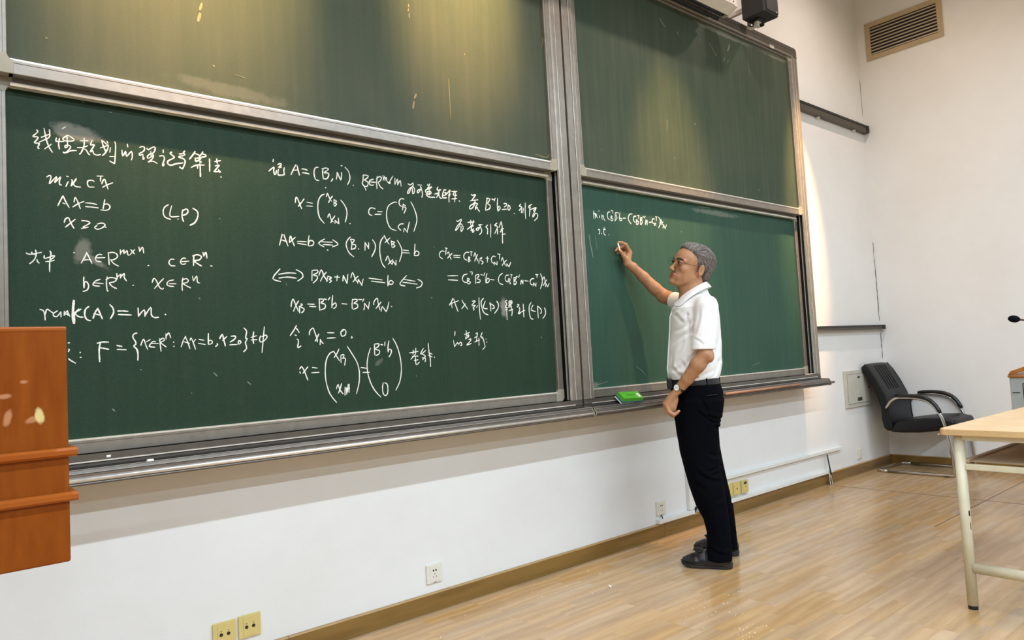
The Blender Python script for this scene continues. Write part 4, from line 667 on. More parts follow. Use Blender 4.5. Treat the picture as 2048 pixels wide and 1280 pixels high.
st = thing('pointer_stick', 'long copper-coloured pointer stick lying along the chalk tray behind the man', 'pointer')
bm.free(); obj('shaft', tube(bmesh.new(), [(4.02, -.2385, .8475), (4.985, -.2385, .8490)], [.0085, .0075], 12), M['pointer'], st, smooth=True)
obj('tip', tube(bmesh.new(), [(4.985, -.2385, .8490), (4.992, -.2385, .8490)], [.0075, .005], 12), M['rubber'], st, smooth=True)
def chalk_piece(label, loc, l, r, rz, cat='chalk', group=None):
    bm = bmesh.new(); n = 9; tube(bm, [(-l / 2, 0, 0), (-l * .3, 0, 0), (l * .35, 0, 0), (l / 2, 0, 0)], [r * .85, r, r * .97, r * .75], n)
    o = obj('chalk', bm, M['chalk'], smooth=False); o.location = loc; o.rotation_euler = (0, 0, rz); return tag(o, label, cat, group)
chalk_piece('short white chalk stub lying in the left chalk tray', (.655, -.196, .8650), .021, .0060, .1)
chalk_piece('tiny chalk stub on the ledge at the bottom of the left board', (.540, -.147, .8910), .013, .0045, .2)
chalk_piece('chalk crumb in the left tray, right of the stub', (.795, -.190, .8612), .004, .0018, .5)
chalk_piece('white chalk bit dropped on the wooden floor near the man', (2.657, -.407, .0062), .014, .0058, 1.2)
chalk_piece('chalk crumb on the floor close to the skirting board', (2.79, -.22, .0024), .006, .0022, .4)
chalk_piece('chalk crumb on the floor left of the dropped chalk bit', (1.72, -.305, .0024), .006, .0022, .4)
rr = random.Random(3)
bm = bmesh.new()
for i in range(90):
    cx, cy, sp = rr.choice(((2.72, -.93, .12), (2.8, -1.0, .15), (2.45, -.33, .3), (2.6, -1.2, .05)))
    x, y = rr.gauss(cx, sp), min(-.03, rr.gauss(cy, sp * .6)); s = rr.uniform(.0006, .0022)
    box(bm, x - s, x + s, y - s * .7, y + s * .7, .0001, .0001 + s)
tag(obj('chalk_crumbs', bm, M['chalk']), 'scattered white chalk crumbs on the wooden floor', 'crumbs', kind='stuff')

# ================================================================ lectern, left foreground
t = thing('lectern', 'orange-brown wooden lectern with two trim bands in the left foreground', 'lectern', (-.10, -1.14, 0))
W0, W1 = -.42, .335
def LB(a): return bx(*a)
fr = obj('front_panel', bx(W0, W1, -.233, -.213, .827, 1.240), M['lectern_face'], t, bevel=.004, seg=3)
for sx in (W0, W1 - .018): obj('side_panel', bx(sx, sx + .018, -.2125, .22, .827, 1.236), M['lectern'], t, bevel=.002)
obj('back_board', bx(W0 + .0185, W1 - .0185, .15, .165, .83, 1.16), M['lectern'], t)
obj('bottom_board', bx(W0 + .0185, W1 - .0185, -.2125, .149, .828, .846), M['lectern'], t)
obj('desk_top', prism(bmesh.new(), [(-.2125, 1.19), (.22, 1.12), (.22, 1.138), (-.2125, 1.208)], 0, W0 + .0185, W1 - .0185), M['lectern'], t)
for z in (1.0105, .9325):
    bm = bmesh.new(); prism(bm, [(-.2335, z), (-.241, z + .001), (-.245, z + .005), (-.245, z + .012), (-.241, z + .016), (-.2335, z + .017)], 0, W0 - .011, W1 + .0115)
    obj('trim_band', bm, M['lectern_trim'], t)
    obj('trim_return', bx(W1 + .0005, W1 + .0115, -.2330, .22, z, z + .017), M['lectern_trim'], t, bevel=.002)
obj('top_edge', bx(W0, W1, -.2345, -.2115, 1.2335, 1.2425), M['lectern_trim'], t, bevel=.003)
obj('pedestal', bx(-.30, .05, -.14, .12, .045, .8275), M['lectern'], t, bevel=.003)
obj('foot', bx(-.42, .12, -.22, .20, 0, .045), M['lectern'], t, bevel=.004)

# ================================================================ table, right foreground
TR = math.radians(-1.5)
t = thing('table', 'light wood table with cream tubular legs in the right foreground', 'table', (3.370, -1.690, 0), TR)
TW, TD = 1.35, .62
pts = [(a + TW / 2, b - TD / 2) for a, b in rounded_rect(TW, TD, .022, 5)]
bm = bmesh.new(); prism(bm, pts, 2, .722, .75); top = obj('tabletop', bm, [M['tabletop']], t, bevel=.004, seg=3)
for f in top.data.polygons: pass
bm = bmesh.new(); pts2 = [(a + TW / 2, b - TD / 2) for a, b in rounded_rect(TW + .002, TD + .002, .023, 5)]
pts3 = [(a + TW / 2, b - TD / 2) for a, b in rounded_rect(TW - .004, TD - .004, .02, 5)]
A = [bm.verts.new((p[0], p[1], .7245)) for p in pts2]; B_ = [bm.verts.new((p[0], p[1], .7465)) for p in pts2]
for i in range(len(A)): bm.faces.new((A[i], A[(i + 1) % len(A)], B_[(i + 1) % len(A)], B_[i]))
obj('edge_band', bm, M['table_edge'], top)
LX0, LX1, LY0, LY1 = .043, TW - .043, -.060, -TD + .060
for x in (LX0, LX1):
    for y in (LY0, LY1):
        lg = obj('leg', tube(bmesh.new(), [(x, y, .016), (x, y, .7215)], .0205, 20), M['cream'], t, smooth=True)
        obj('rubber_foot', tube(bmesh.new(), [(x, y, 0), (x, y, .016)], .0185, 16), M['rubber'], lg)
    obj('apron_rail', bx(x - .012, x + .012, LY1, LY0, .700, .7215), M['cream'], t)
    obj('foot_rail', tube(bmesh.new(), [(x, LY0 - .018, .170), (x, LY1 + .018, .170)], .0215, 18), M['cream'], t, smooth=True)
    obj('shelf_rail', bx(x - .012, x + .012, LY1 + .018, LY0 - .018, .578, .602), M['cream'], t, bevel=.003)
lg0 = [c for c in t.children if c.name.startswith('leg')][1]
def cyl_patch(cx, cy, r, a0, a1, zs):
    bm = bmesh.new(); A = [math.radians(a0 + (a1 - a0) * k / 4) for k in range(5)]; rows = []
    for i, z in enumerate(zs):
        sh_ = .6 if i in (0, len(zs) - 1) else 1; m_ = sum(A) / 5
        rows.append([bm.verts.new((cx + r * math.cos(m_ + (q - m_) * sh_), cy + r * math.sin(m_ + (q - m_) * sh_), z)) for q in A])
    for a, b in zip(rows, rows[1:]):
        for k in range(4): bm.faces.new((a[k], a[k + 1], b[k + 1], b[k]))
    return bm
for zs, a0, a1 in (((.386, .391, .404, .409), 236, 258), ((.330, .336, .352, .360), 246, 258)):
    obj('paint_chip', cyl_patch(LX0, LY0, .0207, a0, a1, zs), M['hole'], lg0)
for y in (LY0 - .022, LY1 + .022):
    obj('shelf_edge', bx(LX0, LX1, y - .010, y + .010, .606, .620), M['slat'], t, bevel=.002)
for i in range(34):
    x = LX0 + .03 + i * .0362
    obj('slat', bx(x, x + .030, LY1 + .032, LY0 - .032, .606, .613), M['slat'], t)

# ================================================================ grey multimedia console and its microphone
t = thing('media_console', 'grey console with an orange wooden rim beyond the table', 'console', (5.15, -1.484, 0))
obj('cabinet', bx(0, .62, -.85, 0, .565, .866), M['console'], t, bevel=.004)
obj('plinth', bx(.05, .58, -.82, -.26, 0, .5645), M['console'], t, bevel=.003)
obj('door_gap', bx(-.0012, .002, -.80, -.066, .60, .832), M['hole'], t)
obj('door', bx(-.0035, .001, -.795, -.071, .605, .827), M['console'], t, bevel=.001)
obj('top_slab', bx(-.008, .63, -.86, .006, .8665, .882), M['console_wood'], t, bevel=.004)
bm = bmesh.new()
prism(bm, [(.005, .8825), (-.010, .906), (-.40, 1.05), (-.85, 1.05), (-.85, 1.025), (-.41, 1.025), (-.02, .884)], 0, -.006, .022)
obj('sloping_rim', bm, M['console_wood'], t, bevel=.004)
obj('sloping_lid', prism(bmesh.new(), [(-.022, .8825), (-.41, 1.022), (-.85, 1.022), (-.85, .8825)], 0, .0225, .61), M['white_metal'], t)
obj('latch', bx(-.004, 0, -.05, -.012, .775, .779), M['hole'], t)
t = thing('gooseneck_microphone', 'black foam-headed gooseneck microphone above the grey console', 'microphone', (5.20, -2.02, 1.0225))
pm = Vector((4.9, -1.602, 1.217)) - Vector((5.20, -2.02, 1.0225))
dirm = Vector((-.32, .42, .10)).normalized()
bm = bmesh.new(); bmesh.ops.create_uvsphere(bm, u_segments=20, v_segments=14, radius=1)
rot = dirm.to_track_quat('Z', 'Y').to_matrix().to_4x4()
for v in bm.verts: v.co = rot @ Vector((v.co.x * .0205, v.co.y * .0205, v.co.z * .031)) + pm
obj('foam_windshield', bm, M['foam'], t, smooth=True)
n0 = pm - dirm * .028
obj('red_ring', tube(bmesh.new(), [n0, n0 - dirm * .006], .0075, 14), plain('red_ring', (120, 40, 30), .4), t, smooth=True)
path = [n0 - dirm * .006, n0 - dirm * .05, Vector((-.12, .17, .165)), Vector((-.02, .03, .12)), Vector((0, 0, .02))]
obj('gooseneck', tube(bmesh.new(), arc_path(path, .12, 8), .0048, 10), M['rubber'], t, smooth=True)
obj('base', tube(bmesh.new(), [(0, 0, .0005), (0, 0, .022)], [.05, .038], 24), M['rubber'], t, smooth=False, bevel=.003)

# ================================================================ office chair in the corner
t = thing('office_chair', 'black leather cantilever office chair with chrome frame in the room corner', 'chair', (6.71, -.35, 0))
def ch(prof): return [(y + .35, z) for y, z in prof]
def padded(name, prof, x0, x1, parent, puff=.012, r=.02):
    bm = bmesh.new(); P = ch(prof); n = len(P)
    cy = sum(p[0] for p in P) / n; cz = sum(p[1] for p in P) / n
    cols = []
    K = 12
    for k in range(K + 1):
        u = -1 + 2 * k / K; x = x0 + (x1 - x0) * k / K
        s = 1 - .045 * abs(u) ** 5
        cols.append([bm.verts.new((x, cy + (p[0] - cy) * s, cz + (p[1] - cz) * s)) for p in P])
    for a, b in zip(cols, cols[1:]):
        for i in range(n): bm.faces.new((a[i], a[(i + 1) % n], b[(i + 1) % n], b[i]))
    bm.faces.new(cols[0][::-1]); bm.faces.new(cols[-1])
    return obj(name, bm, M['leather'], parent, smooth=True, bevel=r, seg=3)
back = [(-.012, .905), (-.020, .925), (-.045, .936), (-.075, .918), (-.100, .875), (-.150, .785), (-.205, .672), (-.232, .570), (-.232, .500), (-.240, .430), (-.252, .360), (-.200, .343), (-.172, .370), (-.158, .450), (-.160, .540), (-.135, .640), (-.105, .720), (-.060, .815), (-.025, .872)]
bk = padded('backrest', back, -.235, .235, t)
seat = [(-.205, .345), (-.300, .340), (-.450, .346), (-.600, .366), (-.690, .388), (-.728, .415), (-.738, .440), (-.715, .462), (-.630, .478), (-.500, .474), (-.380, .458), (-.262, .440), (-.238, .400)]
padded('seat_cushion', seat, -.235, .235, t)
# piping and back seams
def line3(prof, x): return [(x, y + .35, z) for y, z in prof]
for x in (-.2355, .2355):
    obj('piping', tube(bmesh.new(), line3([(-.050, .930), (-.098, .870), (-.150, .778), (-.200, .670), (-.228, .570), (-.229, .500), (-.236, .435)], x * .985), .0045, 6), M['rubber'], bk, smooth=True)
for x in (-.10, -.05, 0, .05, .10):
    obj('seam', tube(bmesh.new(), line3([(-.080, .915), (-.1035, .872), (-.1525, .786), (-.1900, .705)], x), .0025, 5), M['rubber'], bk, smooth=True)
obj('seam', tube(bmesh.new(), [(x, .35 - .214 - .002 + .012 * (x / .22) ** 2, .655 - .03 * (x / .22) ** 2) for x in np.linspace(-.21, .21, 13)], .004, 6), M['rubber'], bk, smooth=True)
for sx in (-1, 1):
    x = sx * .245
    p = [(x, .35 - .208, .550), (x, .35 - .245, .607), (x, .35 - .298, .640), (x, .35 - .435, .641), (x, .35 - .541, .616), (x, .35 - .596, .559), (x, .35 - .632, .496), (x, .35 - .654, .421), (x, .35 - .679, .296), (x, .35 - .692, .172), (x, .35 - .697, .075)]
    q = arc_path(p + [(x, .35 - .700, .0135), (x, .35 - .60, .0135), (x, .35 - .18, .0135)], .055, 6)
    obj('side_tube', tube(bmesh.new(), q, .0125, 14), M['chrome'], t, smooth=True)
    pad = [(x, .35 - .29, .650), (x, .35 - .36, .655), (x, .35 - .44, .655), (x, .35 - .50, .646), (x, .35 - .552, .626), (x, .35 - .590, .590), (x, .35 - .612, .553), (x, .35 - .630, .515)]
    obj('arm_pad', tube(bmesh.new(), arc_path(pad, .03, 3), [.012] + [.0175] * (len(arc_path(pad, .03, 3)) - 2) + [.013], 12), M['armpad'], t, smooth=True)
    obj('foot_block', bx(x - .014, x + .014, .35 - .655, .35 - .615, 0, .004), M['rubber'], t)
obj('rear_floor_bar', tube(bmesh.new(), arc_path([(-.245, .35 - .18, .0135), (-.245, .35 - .095, .0135), (.245, .35 - .095, .0135), (.245, .35 - .18, .0135)], .05, 8), .0125, 14), M['chrome'], t, smooth=True)
obj('seat_bar', tube(bmesh.new(), [(-.245, .35 - .60, .372 - .03), (.245, .35 - .60, .372 - .03)], .010, 10), M['chrome'], t, smooth=True)
obj('seat_bar', tube(bmesh.new(), [(-.245, .35 - .222, .56), (-.225, .35 - .210, .56)], .010, 10), M['chrome'], t, smooth=True)

# ================================================================ the standing man
# local frame: x = towards his back (right in the view from the seats), y = towards the board side, z = up
MAN = thing('person', 'grey-haired man in white short-sleeved shirt and dark trousers writing on the chalkboard', 'person', (3.385, -.570, 0), math.atan2(-.82679019, .56251043))
np.seterr(all='ignore')
def A3(v): return np.array(v, dtype=np.float32)
class SDF:
    """smooth union of simple solids, turned into one continuous mesh with surface nets"""
    def __init__(s): s.ops = []
    def add(s, f, k=.01, mode='u', lo=None, hi=None): s.ops.append((f, k, mode)); return s
    def ell(s, c, r, k=.01, mode='u', rot=None):
        c, r = A3(c), A3(r); Rm = None if rot is None else A3(rot)
        def f(p):
            q = p - c
            if Rm is not None: q = q @ Rm.T
            k0 = np.linalg.norm(q / r, axis=1); k1 = np.linalg.norm(q / (r * r), axis=1) + 1e-9
            return k0 * (k0 - 1) / k1
        return s.add(f, k, mode)
    def cone(s, a, b, ra, rb, k=.01, mode='u'):
        a, b = A3(a), A3(b); d = b - a; L2 = float(d @ d)
        def f(p):
            t = np.clip(((p - a) @ d) / L2, 0, 1); return np.linalg.norm(p - a - t[:, None] * d, axis=1) - (ra + (rb - ra) * t)
        return s.add(f, k, mode)
    def chain(s, pts, rs, k=.006, mode='u'):
        for i in range(len(pts) - 1): s.cone(pts[i], pts[i + 1], rs[i], rs[i + 1], k, mode)
        return s
    def loft(s, rows, k=.01, mode='u', rot=0.0, pw=2.3):
        T = np.array(rows, dtype=np.float32); o = np.argsort(T[:, 0]); T = T[o]; ca, sa = math.cos(rot), math.sin(rot)
        def f(p):
            z = p[:, 2]; zz = np.clip(z, T[0, 0], T[-1, 0]); cx, cy, rx, ry = [np.interp(zz, T[:, 0], T[:, i]) for i in (1, 2, 3, 4)]
            dx, dy = p[:, 0] - cx, p[:, 1] - cy; u = ca * dx + sa * dy; w = -sa * dx + ca * dy
            q = (np.abs(u / rx) ** pw + np.abs(w / ry) ** pw) ** (1 / pw)
            d = (q - 1) * np.minimum(rx, ry)
            return np.maximum(d, np.maximum(T[0, 0] - z, z - T[-1, 0]))
        return s.add(f, k, mode)
    def plane(s, pt, nrm, k=.003):
        """keeps the side nrm points away from"""
        pt, nrm = A3(pt), A3(nrm) / np.linalg.norm(nrm)
        return s.add(lambda p: (p - pt) @ nrm, k, 'i')
    def fold(s, a, b, w, d):
        """a crease (d > 0) or ridge (d < 0) along the segment a-b"""
        a, b = A3(a), A3(b); e = b - a; L2 = float(e @ e)
        def f(p):
            t = ((p - a) @ e) / L2; tc = np.clip(t, 0, 1); r = np.linalg.norm(p - a - tc[:, None] * e, axis=1)
            return d * np.exp(-(r / w) ** 2)
        return s.add(f, 0, 'd')
    def crease(s, a, b, w, d, side=-1, bow=0.0):
        """cloth crease seen from the side: a groove with a raised lip below it, fading at both ends"""
        a, b = A3((a[0], a[-1])), A3((b[0], b[-1])); e = b - a; L = float(np.hypot(*e)); u = e / L; n = A3((-u[1], u[0]))
        def f(p):
            q = p[:, [0, 2]] - a; t = (q @ u) / L; v = q @ n - bow * 4 * t * (1 - t)
            m = np.clip(np.minimum(t, 1 - t) * 4 + .15, 0, 1) * (np.abs(t - .5) < .56)
            m = m * np.clip(-p[:, 1] * 30 if side < 0 else p[:, 1] * 30, 0, 1)
            return m * d * (np.exp(-(v / w) ** 2) - .7 * np.exp(-((v - 1.7 * w) / w) ** 2))
        return s.add(f, 0, 'd')
    def val(s, p):
        r = None
        for f, k, m in s.ops:
            d = f(p)
            if r is None: r = d; continue
            if m == 'd': r = r + d; continue
            if m == 'u':
                h = np.maximum(k - np.abs(r - d), 0) / max(k, 1e-6); r = np.minimum(r, d) - h * h * k * .25
            elif m == 's':
                d = -d; h = np.maximum(k - np.abs(r - d), 0) / max(k, 1e-6); r = np.maximum(r, d) + h * h * k * .25
            else:
                h = np.maximum(k - np.abs(r - d), 0) / max(k, 1e-6); r = np.maximum(r, d) + h * h * k * .25
        return r
    def mesh(s, lo, hi, h, name):
        lo, hi = np.array(lo, float), np.array(hi, float); C = 4; n = (np.ceil((hi - lo) / (h * C)).astype(int)) * C + 1
        cn = (n - 1) // C + 1
        g = np.stack(np.meshgrid(*[lo[i] + np.arange(cn[i]) * h * C for i in range(3)], indexing='ij'), -1).reshape(-1, 3).astype(np.float32)
        cv = np.concatenate([s.val(g[i:i + 400000]) for i in range(0, len(g), 400000)]).reshape(cn)
        act = np.abs(cv) < h * C * 2.6 + .004
        cell = np.zeros(cn - 1, bool)
        for a in (0, 1):
            for b in (0, 1):
                for c in (0, 1): cell |= act[a:cn[0] - 1 + a, b:cn[1] - 1 + b, c:cn[2] - 1 + c]
        V_ = np.full(n, .05, np.float32)
        # sign of inactive regions from the coarse grid
        cs = cv[:-1, :-1, :-1]
        V_[:-1, :-1, :-1] = np.repeat(np.repeat(np.repeat(np.where(cs < 0, -.05, .05), C, 0), C, 1), C, 2)
        fm = np.zeros(n, bool); fm[:-1, :-1, :-1] = np.repeat(np.repeat(np.repeat(cell, C, 0), C, 1), C, 2)
        ix = np.argwhere(fm)
        P = (lo + ix * h).astype(np.float32)
        out = np.concatenate([s.val(P[i:i + 300000]) for i in range(0, len(P), 300000)])
        V_[ix[:, 0], ix[:, 1], ix[:, 2]] = out
        S = V_ < 0
        c8 = [S[a:n[0] - 1 + a, b:n[1] - 1 + b, c:n[2] - 1 + c] for a in (0, 1) for b in (0, 1) for c in (0, 1)]
        tot = sum(x.astype(np.int8) for x in c8); ci = np.argwhere((tot > 0) & (tot < 8))
        idx = np.full(n - 1, -1, np.int32); idx[ci[:, 0], ci[:, 1], ci[:, 2]] = np.arange(len(ci))
        acc = np.zeros((len(ci), 3)); cnt = np.zeros(len(ci))
        corners = [(a, b, c) for a in (0, 1) for b in (0, 1) for c in (0, 1)]
        for i, p in enumerate(corners):
            for j in range(i + 1, 8):
                q = corners[j]
                if sum(abs(p[t] - q[t]) for t in range(3)) != 1: continue
                va = V_[ci[:, 0] + p[0], ci[:, 1] + p[1], ci[:, 2] + p[2]]; vb = V_[ci[:, 0] + q[0], ci[:, 1] + q[1], ci[:, 2] + q[2]]
                m = (va < 0) != (vb < 0); t = np.where(m, va / (va - vb + 1e-12), 0)
                pt = A3(p) + t[:, None] * (A3(q) - A3(p)); acc[m] += pt[m]; cnt[m] += 1
        verts = lo + (ci + acc / cnt[:, None]) * h
        quads = []
        for ax in range(3):
            o1, o2 = [(1, 2), (2, 0), (0, 1)][ax]
            sl0 = [slice(1, n[i] - 1) for i in range(3)]; sl0[ax] = slice(0, n[ax] - 1)
            sl1 = list(sl0); sl1[ax] = slice(1, n[ax])
            a, b = S[tuple(sl0)], S[tuple(sl1)]
            e = np.argwhere(a != b); 
            if not len(e): continue
            off = np.ones(3, int); off[ax] = 0; e2 = e + off; sa = a[e[:, 0], e[:, 1], e[:, 2]]
            def cid(d1, d2):
                q = e2.copy(); q[:, o1] -= d1; q[:, o2] -= d2; return idx[q[:, 0], q[:, 1], q[:, 2]]
            Q = np.stack([cid(1, 1), cid(0, 1), cid(0, 0), cid(1, 0)], 1); Q[~sa] = Q[~sa][:, ::-1]; quads.append(Q)
        Q = np.concatenate(quads); Q = Q[(Q >= 0).all(1)]
        me = bpy.data.meshes.new(name); me.vertices.add(len(verts)); me.vertices.foreach_set('co', verts.astype(np.float32).ravel())
        me.loops.add(Q.size); me.loops.foreach_set('vertex_index', Q.ravel().astype(np.int32)); me.polygons.add(len(Q))
        me.polygons.foreach_set('loop_start', np.arange(0, Q.size, 4, dtype=np.int32)); me.polygons.foreach_set('loop_total', np.full(len(Q), 4, np.int32))
        me.polygons.foreach_set('use_smooth', np.ones(len(Q), bool)); me.update(); me.validate()
        return me, verts, Q
def body_part(name, sd, lo, hi, h, mat, parent=None, smooth=0):
    me, v, q = sd.mesh(lo, hi, h, name); o = link(name, me, mat, parent or MAN)
    if smooth:
        m = o.modifiers.new('smooth', 'SMOOTH'); m.factor = .5; m.iterations = smooth
    return o, v, q

# materials
t = NT('skin'); v = t.coord(); n = t.noise(v, 38, 5); n2 = t.noise(v, 9, 3)
c = t.ramp(n, [(.3, lin((168, 122, 88))), (.7, lin((190, 145, 108)))])
c = t.mix(t.math('MULTIPLY', n2, .5), c, lin((170, 116, 84)))
t.set(c, .48, spec=.4); t.b.inputs['Subsurface Weight'].default_value = .12; t.b.inputs['Subsurface Radius'].default_value = (.9, .35, .2); t.b.inputs['Subsurface Scale'].default_value = .008
t.bump(t.noise(v, 330, 3), .0004, .4); SKIN = t.m
LIP = plain('lip', (156, 94, 72), .45, var=.05, sc=60)
t = NT('white_shirt'); v = t.coord(); t.set(t.ramp(t.noise(v, 5), [(.3, lin((232, 232, 230))), (.7, lin((240, 240, 240)))]), .75, spec=.25)
t.b.inputs['Sheen Weight'].default_value = .15; t.bump(t.noise(t.coord((1, 1, .4)), 26, 4, .6), .006, .35); SHIRT = t.m
t = NT('navy_trousers'); v = t.coord(); t.set(t.ramp(t.noise(v, 8), [(.3, lin((5, 6, 11))), (.7, lin((7, 8, 15)))]), .85, spec=.05)
t.bump(t.noise(t.coord((1, 1, .35)), 18, 4, .6), .008, .35); TROUSER = t.m
t = NT('grey_hair'); v = t.coord(); nn = t.noise(v, 75, 4, .7)
HAIRCOL = t.ramp(nn, [(.28, lin((74, 68, 66))), (.5, lin((112, 105, 101))), (.7, lin((150, 145, 141)))])
t.set(HAIRCOL, .5, spec=.4); HAIR = t.m
DARKHAIR = plain('dark_brow_hair', (38, 30, 26), .6, var=.1, sc=60)
SHOE = plain('black_shoe_leather', (20, 20, 22), .32, spec=.5, var=.05, sc=30)
SOLE = plain('rubber_sole', (34, 34, 36), .55)
BELT = plain('black_belt', (18, 18, 20), .4)
METALD = plain('dark_metal', (60, 48, 40), .3, .9)
STEEL = plain('steel', (190, 188, 182), .2, 1.0)
EYE = plain('eye_white', (186, 172, 160), .25, var=.02); IRIS = plain('dark_iris', (26, 18, 14), .15)
g = NT('spectacle_glass'); g.set((1, 1, 1, 1), .02, spec=.5); g.b.inputs['Transmission Weight'].default_value = 1.0; g.b.inputs['IOR'].default_value = 1.06; GLASS = g.m

# head frame
yaw, pit, rol = math.radians(36), math.radians(11), math.radians(14)
HC = np.array([-.068, -.012, 1.604]); HS = 1.03
f0 = np.array([-math.cos(yaw), -math.sin(yaw), 0]); z0 = np.array([0, 0, 1.])
hf = math.cos(pit) * f0 + math.sin(pit) * z0; hu = -math.sin(pit) * f0 + math.cos(pit) * z0; hl = np.cross(hu, hf)
hl, hu = math.cos(rol) * hl - math.sin(rol) * hu, math.cos(rol) * hu + math.sin(rol) * hl
HR = np.stack([hf, hl, hu])            # rows: forward, left (towards the room), up
def H(f, l, u): return tuple(HC + HS * (f * hf + l * hl + u * hu))
def hell(sd, c, r, k=.01, mode='u', ry=0.0, rz=0.0):
    cy, sy, cz, sz = math.cos(ry), math.sin(ry), math.cos(rz), math.sin(rz)
    Ry = np.array([[cy, 0, sy], [0, 1, 0], [-sy, 0, cy]]); Rz = np.array([[cz, sz, 0], [-sz, cz, 0], [0, 0, 1]])
    return sd.ell(H(*c), [q * HS for q in r], k, mode, rot=(Ry @ Rz @ HR))

# ---- skin: head, neck, torso core, both arms and hands, one continuous surface
sk = SDF()
hell(sk, (-.018, 0, .030), (.100, .076, .084))
hell(sk, (.034, 0, .020), (.055, .062, .062), .02)
hell(sk, (.030, 0, -.035), (.056, .060, .078), .02)
hell(sk, (.054, 0, -.084), (.042, .042, .032), .02)
hell(sk, (.085, 0, -.104), (.016, .020, .015), .014)
for s_ in (-1, 1):
    sk.cone(H(-.008, s_ * .058, -.058), H(.068, s_ * .026, -.106), .016 * HS, .012 * HS, .018)
    hell(sk, (.060, s_ * .042, -.026), (.022, .020, .017), .014)
    hell(sk, (.026, s_ * .044, -.052), (.044, .022, .046), .02)
    hell(sk, (.067, s_ * .028, -.070), (.022, .019, .024), .014)
    hell(sk, (.104, s_ * .011, -.040), (.010, .0075, .0075), .005)
    sk.cone(H(.084, s_ * .014, .017), H(.070, s_ * .050, .014), .0085, .007, .010)
sk.cone(H(.084, 0, .006), H(.108, 0, -.034), .0065 * HS, .0095 * HS, .010)
hell(sk, (.110, 0, -.036), (.0095, .0095, .0085), .006)
for s_ in (-1, 1):
    hell(sk, (.096, s_ * .032, .000), (.014, .017, .0105), .008, 's')
    hell(sk, (.0775, s_ * .032, .0015), (.0135, .0165, .0115), .003)
hell(sk, (.0935, 0, -.064), (.0085, .023, .0062), .007); hell(sk, (.0925, 0, -.0760), (.009, .020, .0070), .007)
sk.cone(H(.1035, -.021, -.0702), H(.1035, .021, -.0702), .0022, .0022, .003, 's')
sk.fold(H(.098, .020, -.046), H(.084, .032, -.066), .0035, .0012); sk.fold(H(.098, -.020, -.046), H(.084, -.032, -.066), .0035, .0012)
# near ear and far ear
for s_ in (-1, 1):
    hell(sk, (-.020, s_ * .083, -.017), (.0205, .0100, .0325), .006, 'u', ry=.15, rz=s_ * .30)
    hell(sk, (-.008, s_ * .076, -.038), (.010, .006, .012), .006)
    hell(sk, (-.0155, s_ * .0935, -.013), (.0125, .0105, .0235), .002, 's', ry=.15, rz=s_ * .30)
    sk.cone(H(-.022, s_ * .085, .002), H(-.020, s_ * .086, -.020), .0026, .0030, .003)
# neck and core of the trunk
sk.cone(H(-.018, 0, -.045), (-.062, .0, 1.455), .056, .058, .02)
sk.cone(H(.035, 0, -.085), (-.098, -.004, 1.445), .026, .034, .03)
sk.cone((-.062, .0, 1.455), (-.060, 0, 1.36), .058, .10, .03)
sk.cone((-.060, 0, 1.36), (-.085, 0, 1.0), .100, .088, .03)
sk.cone((-.06, .02, 1.385), (-.068, .14, 1.392), .06, .048, .02); sk.cone((-.05, -.02, 1.38), (-.002, -.165, 1.362), .06, .05, .02)
sk.cone((-.085, -.08, .98), (-.080, -.085, .72), .08, .075, .03); sk.cone((-.085, .08, .98), (-.078, .085, .72), .08, .075, .03)
# far (right) arm, raised to the board
sk.chain([(-.068, .145, 1.390), (-.160, .215, 1.425), (-.236, .262, 1.466)], [.050, .047, .039], .012)
sk.chain([(-.236, .262, 1.466), (-.285, .250, 1.514), (-.345, .222, 1.585), (-.400, .182, 1.645), (-.428, .163, 1.668)], [.038, .0365, .031, .0255, .0245], .012)
sk.ell((-.248, .262, 1.455), (.022, .03, .02), .02)
# hand holding the chalk: palm slab of metacarpals
def finger(sd, pts, rs, k=.004): sd.chain(pts, rs, k)
W_ = (-.427, .162, 1.670)
for m, r in (((-.409, .165, 1.730), .0125), ((-.414, .185, 1.736), .0125), ((-.420, .200, 1.736), .0118), ((-.426, .213, 1.730), .0105)):
    sk.cone((W_[0] - .001, W_[1] + (m[1] - W_[1]) * .3, W_[2]), m, .017, r, .010)
finger(sk, [(-.409, .165, 1.731), (-.427, .142, 1.7745), (-.449, .127, 1.787), (-.4675, .116, 1.7905)], [.0118, .0100, .0086, .0066])
finger(sk, [(-.414, .187, 1.738), (-.440, .168, 1.7675), (-.456, .146, 1.7655), (-.468, .124, 1.7545)], [.0115, .0098, .0086, .0070])
finger(sk, [(-.420, .202, 1.738), (-.456, .188, 1.7655), (-.480, .168, 1.7585), (-.490, .152, 1.7455)], [.0114, .0104, .0092, .0076])
finger(sk, [(-.426, .215, 1.732), (-.463, .204, 1.7520), (-.480, .186, 1.7420), (-.484, .170, 1.7340)], [.0110, .0100, .0090, .0074])
finger(sk, [(-.433, .150, 1.684), (-.444, .130, 1.709), (-.4555, .1165, 1.7300), (-.4650, .1115, 1.7460)], [.0165, .0120, .0098, .0078], .006)
sk.ell((-.213, -.180, .853), (.031, .027, .042), .012); sk.ell((-.200, -.176, .885), (.028, .024, .036), .014); sk.ell((-.442, .180, 1.716), (.018, .028, .028), .012)
sk.cone((-.426, .160, 1.690), (-.416, .166, 1.722), .016, .013, .012)
